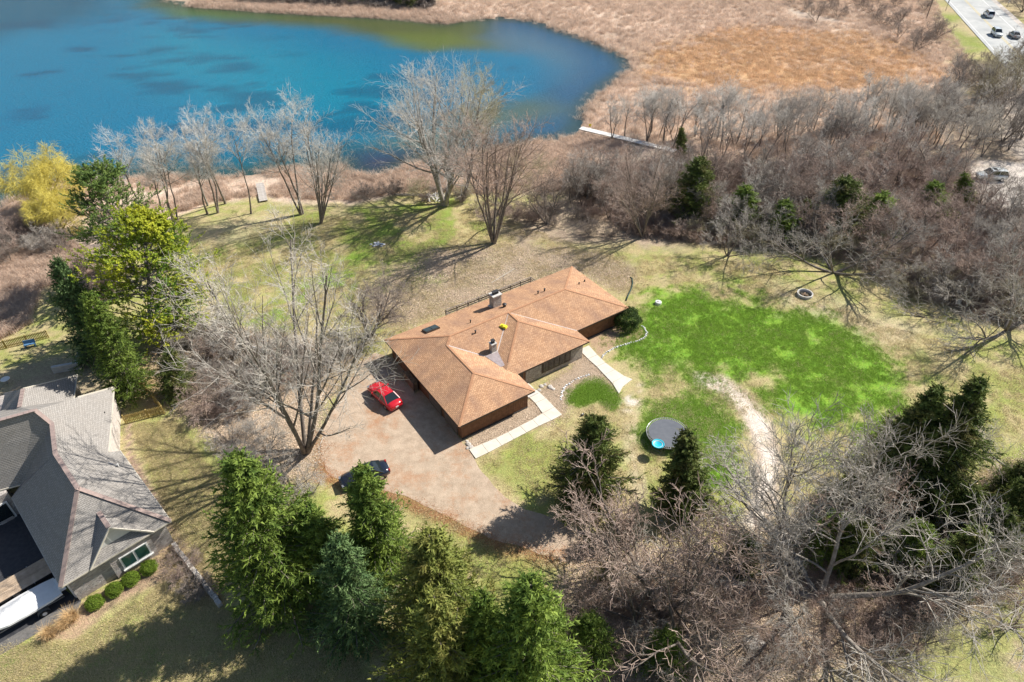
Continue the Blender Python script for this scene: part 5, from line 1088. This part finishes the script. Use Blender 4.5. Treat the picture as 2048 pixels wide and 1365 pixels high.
# ---- woods: every trunk a tree of its own
MARKS = [((889,300),'broad pale lake tree'),((1160,255),'dock tip'),((1350,300),'dock foot'),((1385,390),'dense dark evergreen'),((1690,420),'deep wood evergreen'),((1610,590),'concrete fire pit'),((1980,350),'silver suv'),((1915,612),'white chair'),((1640,1190),'huge spreading tree'),
  ((1180,920),'lone bushy spruce'),((1370,950),'trampoline cedar'),((1060,1280),'rightmost bottom spruce'),((1830,870),'two leaning spruces'),((612,905),'huge fanned tree'),((720,1000),'black sedan'),((742,672),'low dark tree'),((988,487),'shadow casting tree'),((1978,28),'white road suv'),((1852,20),'utility pole'),((2000,160),'pale roadside tree'),((90,400),'golden willows'),((168,650),'bluish spruce'),((1600,110),'orange sedge'),((740,10),'far shore reeds'),((1510,1288),'stone block'),((755,490),'stone fire ring'),((868,400),'bleached wood pile'),((1094,447),'small forked tree'),((352,740),'low dark evergreen')]
ORD = ['first','second','third','fourth','fifth','sixth','seventh','eighth','ninth','tenth','eleventh','twelfth','thirteenth','fourteenth','fifteenth','sixteenth']
def wood(label, px, n, kinds, hlo, hhi, twigs, mind, group, cat='tree', name='bare_tree', avoid=(), wide=1.0):
    """trees of a wood, each described by its size, colour and the nearest landmark"""
    noun = label; rows = []
    for q in sample(px, n, mind, avoid):
        H = random.uniform(hlo, hhi); tw = random.choice(twigs); t = tree(random.choice(kinds), name, label, None, H=H, world=q, twig=tw, group=group, cat=cat, wide=wide*random.uniform(.85, 1.15), lean=False)
        x, y = project((q[0], q[1], H*.5)); mk = min(MARKS, key=lambda m: (m[0][0]-x)**2+((m[0][1]-y)*1.3)**2); dx, dy = x-mk[0][0], y-mk[0][1]
        rel = ('right of' if dx > 0 else 'left of') if abs(dx) > abs(dy)*1.2 else ('in front of' if dy > 0 else 'behind')
        size = 'tall' if H > hlo+.66*(hhi-hlo) else 'short' if H < hlo+.33*(hhi-hlo) else 'middling'
        rows.append((x, t, (size, COLW.get(tw.name, 'grey'), rel, mk[1])))
    keys = {}
    for x, t, k in sorted(rows, key=lambda r: r[0]): keys.setdefault(k, []).append(t)
    for k, ts in keys.items():
        for i, t in enumerate(ts):
            o = '' if len(ts) == 1 else (ORD[min(i, 15)]+' from left ')
            t['label'] = f"{o}{k[0]} {k[1]} {noun} {k[2]} the {k[3]}"
COLW = {'twig_pale':'pale', 'twig_white':'whitish', 'twig_grey':'grey', 'twig_red':'reddish', 'twig_dark':'dark', 'twig_olive':'olive', 'dark_needles':'evergreen'}
yard2 = [(1925,322),(2110,318),(2160,430),(2000,432),(1945,405)]
SL = ['slim%d' % i for i in range(5)]; TH = ['thick0', 'thick1', 'thick2', 'thick3']; SH = ['shrub0', 'shrub1']
wood('slender marsh tree', [(1200,282),(1300,292),(1400,325),(1500,330),(1640,325),(1780,320),(1900,310),(1880,245),(1720,250),(1560,265),(1440,275),(1320,262),(1230,262)], 62, SL, 7.5, 11, [tw_, tw_, tp_, tg_], 2.4, 'slender trees along the marsh')
wood('bare thicket tree', [(1140,372),(1220,335),(1350,345),(1500,350),(1700,345),(1900,330),(1940,410),(2040,440),(2060,630),(1950,625),(1850,585),(1750,545),(1650,505),(1520,480),(1400,465),(1290,450),(1170,430),(1100,400)], 112, TH+['slim1', 'slim4'], 5.5, 9.5, [tr_d, tr_d, tg_, tg_, td_], 2.2, 'thicket trees beyond the lawn', avoid=[yard2])
wood('bare wood tree', [(1840,300),(1880,215),(1960,190),(2060,160),(2180,260),(2120,320),(1920,325)], 42, SL+['thick1', 'thick2'], 8, 12, [tg_, tp_, td_], 3, 'tall trees near the gravel yard')
wood('roadside bush', [(1550,30),(1600,0),(1700,-10),(1830,-10),(1880,50),(1915,100),(1890,125),(1810,100),(1770,60),(1700,45),(1640,50)], 30, ['thick0', 'thick2'], 3.5, 5.5, [td_], 4, 'dark bushes by the road', 'bush', 'bare_bush', wide=1.1)
wood('tree across the road', [(2015,-40),(2060,-40),(2160,60),(2160,110),(2075,60),(2035,18)], 14, TH, 7, 10, [td_], 5, 'trees across the road')
wood('far shore tree', [(600,3),(660,7),(740,11),(850,17),(872,8),(850,-4),(720,-6),(600,-6)], 44, ['spruce_wide', 'thick0', 'thick1', 'thick2'], 3.5, 6.5, [td_, td_, sd], 1.8, 'trees on the far shore')
wood('lower brush tree', [(1120,1210),(1230,1180),(1330,1300),(1480,1250),(1520,1330),(1600,1230),(1700,1200),(1800,1080),(1950,1040),(2060,900),(2120,1000),(2100,1180),(1950,1210),(1780,1260),(1620,1340),(1440,1420),(1140,1420)], 24, ['near%d' % i for i in range(4)], 2.6, 4.8, [tr_d, tr_d, tg_, td_], 2.0, 'lower right thicket')
wood('corner brush tree', [(1640,1340),(1780,1270),(1950,1210),(2060,1170),(2060,1250),(1900,1290),(1720,1370)], 9, ['near%d' % i for i in range(4)], 2.4, 4.0, [tg_, tr_d], 2.0, 'brush at the bottom right corner')
wood('marsh bush', [(-20,480),(60,450),(130,480),(175,520),(230,560),(220,610),(150,500),(60,520),(-20,540)], 16, SH+['thick0'], 2.4, 4, [tg_, td_, tr_d], 2, 'bushes in the left marsh', 'bush', 'bare_bush')
wood('bare yard bush', [(350,700),(430,660),(520,690),(640,700),(720,690),(700,750),(640,770),(560,760),(470,840),(420,820),(370,760)], 22, SH+['thick2'], 2, 4, [tg_, td_, tr_d], 2, 'bushes under the huge tree', 'bush', 'bare_bush', wide=1.2)
wood('tangled bush', [(440,880),(540,860),(590,925),(625,960),(640,1010),(560,1010),(460,950)], 9, TH, 2.2, 3.6, [tp_, tg_], 2, 'tangle under the huge tree', 'bush', 'bare_bush', wide=1.4)
wood('thicket front bush', [(1300,480),(1380,470),(1500,490),(1640,500),(1740,540),(1830,590),(1960,630),(2050,640),(2050,610),(1900,570),(1760,510),(1640,470),(1400,450)], 56, SH+['thick3'], 1.8, 3.6, [tr_d, td_, to_], 1.8, 'bushes along the thicket front', 'bush', 'bare_bush', wide=1.25)
wood('shore bush', [(700,400),(790,380),(860,378),(1000,400),(1080,420),(1180,440),(1240,480),(1150,470),(1010,450),(930,420),(800,395)], 20, SH, 1.4, 2.6, [tr_d, to_, td_], 2, 'bushes in the rough by the shore', 'bush', 'bare_bush', wide=1.2)

# ================================================================== STUFF: reeds, grass, litter
def blades(name, seed, n, h0, h1, spread, w, bend, m):
    rg = np.random.default_rng(seed); p = np.column_stack([rg.normal(0, spread, (n, 2)), np.zeros(n)]); az = rg.random(n)*6.28; h = h0+(h1-h0)*rg.random(n); t = bend*(.3+rg.random(n))
    dv = np.column_stack([np.cos(az), np.sin(az), np.zeros(n)]); sd_ = np.column_stack([-np.sin(az), np.cos(az), np.zeros(n)])*w
    mid = p+dv*(h*t*.3)[:, None]+np.array([0, 0, 1])*(h*.6)[:, None]; tip = p+dv*(h*t)[:, None]+np.array([0, 0, 1])*(h*(1-.35*t))[:, None]
    V = np.stack([p-sd_, p+sd_, mid+sd_*.8, mid-sd_*.8, tip], 1).reshape(-1, 3); b_ = np.arange(n)[:, None]*5
    return np_mesh(name, V, [np.concatenate([b_, b_+1, b_+2, b_+3], 1), np.concatenate([b_+3, b_+2, b_+4], 1)], False, m)
def scatter(name, label, cat, pts, smin, smax, proto_me, tilt=.15):
    """many small clumps of one growth as one object, placed by geometry nodes"""
    n = len(pts); z = terrain(pts); me = bpy.data.meshes.new(name); me.vertices.add(n); me.vertices.foreach_set('co', np.column_stack([pts, z]).astype(np.float32).ravel()); me.update()
    a = me.attributes.new('size', 'FLOAT', 'POINT'); a.data.foreach_set('value', RNG.uniform(smin, smax, n).astype(np.float32))
    proto = bpy.data.objects.new(name+'_clump', proto_me)
    o = bpy.data.objects.new(name, me); C.objects.link(o); tag(o, label, cat, kind='stuff')
    ng = bpy.data.node_groups.new(name, 'GeometryNodeTree'); ng.interface.new_socket('Geometry', in_out='INPUT', socket_type='NodeSocketGeometry'); ng.interface.new_socket('Geometry', in_out='OUTPUT', socket_type='NodeSocketGeometry')
    N_ = ng.nodes; L_ = ng.links; gi = N_.new('NodeGroupInput'); go = N_.new('NodeGroupOutput'); ip = N_.new('GeometryNodeInstanceOnPoints'); oi = N_.new('GeometryNodeObjectInfo'); oi.inputs['Object'].default_value = proto; oi.inputs['As Instance'].default_value = True
    na = N_.new('GeometryNodeInputNamedAttribute'); na.data_type = 'FLOAT'; na.inputs[0].default_value = 'size'; rv = N_.new('FunctionNodeRandomValue'); rv.data_type = 'FLOAT_VECTOR'; rv.inputs[0].default_value = (-tilt, -tilt, 0); rv.inputs[1].default_value = (tilt, tilt, 6.283)
    L_.new(gi.outputs[0], ip.inputs['Points']); L_.new(oi.outputs['Geometry'], ip.inputs['Instance']); L_.new(rv.outputs[0], ip.inputs['Rotation']); L_.new(na.outputs[0], ip.inputs['Scale']); L_.new(ip.outputs[0], go.inputs[0])
    md = o.modifiers.new('scatter', 'NODES'); md.node_group = ng; return o
rm = blades('reed_clump', 1, 40, .6, 1.5, .45, .018, .7, M['reed']); ro = blades('sedge_clump', 2, 46, .3, .8, .5, .018, .9, M['reed_orange'])
def not_lake(p, m=.2): return p[sdist(p, LAKE) < -m]
def thin(p, s, lo, hi): return p[RNG.random(len(p)) < sstep(fbm(p[:, 0], p[:, 1], s, 3), lo, hi)]
far_m = [(870,44),(1000,30),(1070,36),(1130,56),(1190,78),(1262,130),(1220,168),(1180,195),(1162,250),(1240,270),(1330,300),(1420,330),(1560,320),(1700,310),(1880,290),(1900,180),(1890,120),(1850,110),(1790,80),(1720,50),(1600,40),(1560,10),(1500,-40),(1100,-60),(880,-40)]
orange = [(1300,110),(1480,55),(1720,70),(1840,105),(1885,150),(1800,178),(1500,188),(1320,172)]
scatter('marsh_reeds', 'tan reeds covering the marsh right of the lake', 'reeds', (lambda q: q[RNG.random(len(q)) > .92*area_at(q, orange, 5, 7)])(not_lake(sample(far_m, 13000))), .6, 1.15, rm)
scatter('orange_sedge', 'orange sedge patch in the middle of the marsh', 'sedge', (lambda q: q[RNG.random(len(q)) < area_at(q, orange, 5, 7)])(sample([(1250,105),(1480,45),(1760,60),(1900,110),(1890,170),(1500,190),(1300,185)], 5200)), .6, 1.2, ro)
scatter('road_reeds', 'pale flattened reeds between the marsh and the road', 'reeds', sample([(1500,-40),(1560,15),(1720,52),(1850,112),(1900,125),(1925,175),(1945,130),(1890,50),(1860,-30)], 5200), .45, .9, rm)
near_m = [(0,400),(130,356),(250,350),(330,345),(460,348),(560,332),(680,325),(745,350),(785,338),(900,304),(1000,296),(1080,277),(1150,268),(1170,262),(1250,290),(1300,320),(1180,370),(1090,385),(1000,390),(860,378),(780,384),(700,400),(600,398),(545,392),(535,360),(508,360),(515,392),(420,402),(350,430),(300,440),(240,440),(160,430),(0,470)]
scatter('shore_reeds', 'tan reeds along the near lake shore', 'reeds', not_lake(thin(sample(near_m, 9000), .12, .25, .5)), .45, .95, rm)
left_m = [(-120,470),(0,470),(110,470),(200,520),(210,640),(130,560),(80,580),(60,650),(0,680),(-120,720)]
scatter('left_reeds', 'pale reeds in the marsh at the left edge', 'reeds', sample(left_m, 4200), .4, .9, rm)
sh_pts = []
for i in range(len(LAKE)-1):
    a, c = LAKE[i], LAKE[i+1]; n_ = int(np.hypot(*(c-a))*3.0)
    if n_ < 900 and a[1] < 330 and a[0] > -170: t_ = RNG.random(n_)[:, None]; sh_pts.append(a+(c-a)*t_+RNG.normal(0, .9, (n_, 2)))
sh_pts = np.concatenate(sh_pts); sh_pts = sh_pts[np.abs(sdist(sh_pts, LAKE)) < 2.2]
scatter('fringe_reeds', 'ragged fringe of reeds at the water edge', 'reeds', thin(sh_pts, .15, .3, .55), .5, 1.15, rm)
fs_ = [(370,10),(540,22),(740,32),(890,46),(930,38),(880,20),(740,10),(540,-5),(400,-15)]
scatter('bank_brush', 'dark tangled brush along the far lake bank', 'brush', sample([(480,4),(640,9),(740,14),(860,20),(868,4),(640,-10),(480,-10)], 900), .8, 1.6, blades('dark_brush', 6, 40, .6, 1.6, .5, .03, .8, M['twig_dark']))
scatter('far_reeds', 'pale reeds on the far lake shore', 'reeds', sample(fs_, 3000), .6, 1.1, rm)
gt = blades('grass_tuft', 3, 26, .05, .16, .16, .010, .9, M['grass_green']); stf = blades('straw_tuft', 4, 22, .05, .17, .2, .011, 1.1, M['straw'])
drv = [(745,700),(926,880),(1012,990),(1240,1080),(1210,1125),(1030,1095),(790,990),(640,950),(640,860),(700,760)]
hse = [(765,680),(1145,530),(1260,615),(1270,760),(1240,790),(1070,860),(950,925),(915,880)]
lawn = [(380,480),(560,440),(720,430),(930,410),(1180,500),(1540,530),(1760,650),(1950,690),(2100,760),(2100,1000),(1900,1010),(1700,1000),(1560,1040),(1480,1100),(1280,1080),(1130,1130),(960,1180),(790,1000),(600,700),(500,650),(420,620)]
lg = [(1215,690),(1255,640),(1300,600),(1400,580),(1540,600),(1680,640),(1740,690),(1800,740),(1830,800),(1770,860),(1640,880),(1560,840),(1500,770),(1420,750),(1330,770),(1290,790),(1250,740)]
scatter('dry_grass', 'straw coloured dead grass over the lawns', 'grass', (lambda q: q[RNG.random(len(q)) > .85*area_at(q, lg, 3.0, 5.0)])(thin(sample(lawn, 34000, avoid=[drv, hse]), .3, .3, .6)), .7, 1.4, stf)
scatter('left_dry_grass', 'straw coloured dead grass on the lawn round the grey house', 'grass', sample([(262,850),(350,840),(470,1000),(460,1130),(440,1210),(700,1300),(760,1420),(-60,1420),(0,1290),(150,1285),(330,1165),(345,1050)], 14000), .6, 1.2, stf)
scatter('green_grass', 'fresh green grass of the main lawn', 'grass', (lambda q: q[RNG.random(len(q)) < area_at(q, lg, 3.0, 5.0)*sstep(fbm(q[:, 0], q[:, 1], .5, 3), .2, .6)])(sample([(1180,690),(1250,610),(1300,570),(1540,570),(1740,640),(1880,780),(1800,900),(1640,920),(1540,860),(1490,790),(1420,770),(1330,790),(1270,800)], 34000)), .6, 1.2, gt)
scatter('loop_grass', 'fresh green grass inside the loop drive', 'grass', (lambda q: q[RNG.random(len(q)) < area_at(q, [(1300,800),(1400,775),(1455,800),(1480,860),(1478,920),(1440,960),(1400,960),(1380,900),(1290,900),(1270,850)], 1.4, 1.8)])(sample([(1270,790),(1400,750),(1490,790),(1510,920),(1440,1000),(1280,930),(1240,860)], 9000)), .5, 1.1, gt)
scatter('patch_grass', 'bright green grass patch between the two walks', 'grass', (lambda q: q[RNG.random(len(q)) < area_at(q, [(1125,790),(1155,762),(1195,758),(1225,775),(1245,800),(1225,825),(1195,800),(1170,815),(1130,812)], .7, 1.0)])(sample([(1110,790),(1155,752),(1200,750),(1240,775),(1255,805),(1225,840),(1130,830)], 3400)), .7, 1.2, gt)
# woody litter and undergrowth
bt_ = bare_tree('brush', 99, 1.5, 10, .9, .8, .012, 4, .2, .7, .45, 4, .6, 2, .6, 1, .6, .1, .16, twig=.008); bt_[1].materials.clear(); bt_[1].materials.append(M['twig_red'])
wz = [(1130,370),(1220,330),(1500,345),(1900,320),(2060,420),(2060,640),(1960,640),(1830,590),(1730,530),(1640,510),(1520,495),(1400,485),(1280,470),(1180,440)]
scatter('undergrowth', 'tangled brown undergrowth on the floor of the right wood', 'undergrowth', sample(wz, 1500, avoid=[yard2]), .7, 1.5, bt_[1])
scatter('lower_undergrowth', 'tangled brown undergrowth in the lower right corner', 'undergrowth', sample([(1130,1190),(1300,1140),(1440,1220),(1600,1100),(1700,1040),(1900,1020),(2060,920),(2060,1180),(1900,1230),(1700,1320),(1500,1400),(1130,1400)], 260), .6, 1.2, bt_[1])
def flecks(name, seed, n, spread, s, m):
    rg = np.random.default_rng(seed); p = np.column_stack([rg.normal(0, spread, (n, 2)), .015+.03*rg.random(n)]); az = rg.random(n)*6.28; t = rg.normal(0, .35, (n, 2)); l = s*(.6+.8*rg.random(n))
    u_ = np.column_stack([np.cos(az), np.sin(az), t[:, 0]])*l[:, None]; v_ = np.column_stack([-np.sin(az), np.cos(az), t[:, 1]])*l[:, None]*.55
    V = np.stack([p-u_, p-v_, p+u_, p+v_], 1).reshape(-1, 3); return np_mesh(name, V, np.arange(n*4).reshape(-1, 4), False, m)
lf1 = flecks('leaf_patch', 8, 60, .55, .05, mat('dead_leaves', (.48, .34, .23), (.70, .57, .43), .3, .9, rand=.35)); lf2 = flecks('rust_patch', 9, 60, .5, .045, mat('rust_needles', (.34, .15, .07), (.46, .24, .12), .3, .9, rand=.3))
scatter('leaf_litter', 'dead brown leaves strewn over the wood floor and rough ground', 'leaf litter', np.concatenate([sample(wz, 5000, avoid=[yard2]), sample([(760,560),(860,500),(1000,490),(1180,500),(1270,540),(1250,590),(1140,540),(900,625),(800,660),(740,640)], 1300), sample([(1130,1110),(1300,1090),(1480,1140),(1560,1040),(1700,1000),(1900,1000),(2060,900),(2060,1150),(1900,1230),(1700,1320),(1560,1380),(1130,1380)], 2600), sample([(310,700),(440,650),(560,680),(700,680),(720,740),(640,800),(620,960),(480,930),(420,860),(330,800)], 2600)]), .7, 1.5, lf1, .02)
scatter('bed_litter', 'tan leaves and chips over the planting beds by the house', 'leaf litter', sample([(930,890),(1060,800),(1150,740),(1165,705),(1195,740),(1215,765),(1240,800),(1200,757),(1155,760),(1122,795),(1130,830),(1080,855),(1000,870),(940,910)], 900, avoid=[[(938,899),(1085,826),(1055,791),(1074,780),(1125,830),(951,918)], [(1157,699),(1178,690),(1266,758),(1238,788)]]), .6, 1.1, lf1, .02)
scatter('rust_litter', 'rust brown needles along the lower edge of the gravel drive', 'needle litter', (lambda q: q[np.abs(sdist(q, poly_world(drv))) < .75])(sample([(625,850),(660,890),(720,955),(800,985),(1030,1085),(1210,1115),(1210,1160),(780,1030),(610,970)], 600)), .5, 1.0, lf2, .02)
# plumes of ornamental grass by the boat
og = blades('plume', 5, 420, .6, 1.25, .16, .010, .8, M['orn_grass'])
for i, (px, py, s) in enumerate(((102,1272,1.0),(146,1240,1.05),(128,1255,.8))):
    p = G(px, py); o = link('ornamental_grass', og, None, None, p); o.scale = (s*1.1,)*3; o.rotation_euler = (0, 0, i*2.1)
    tag(o, ['tan ornamental grass tuft nearest the bottom left lawn', 'tan ornamental grass tuft nearest the boxwoods', 'smaller tan grass tuft between the two larger ones'][i], 'grass tuft', 'ornamental grass by the boat')
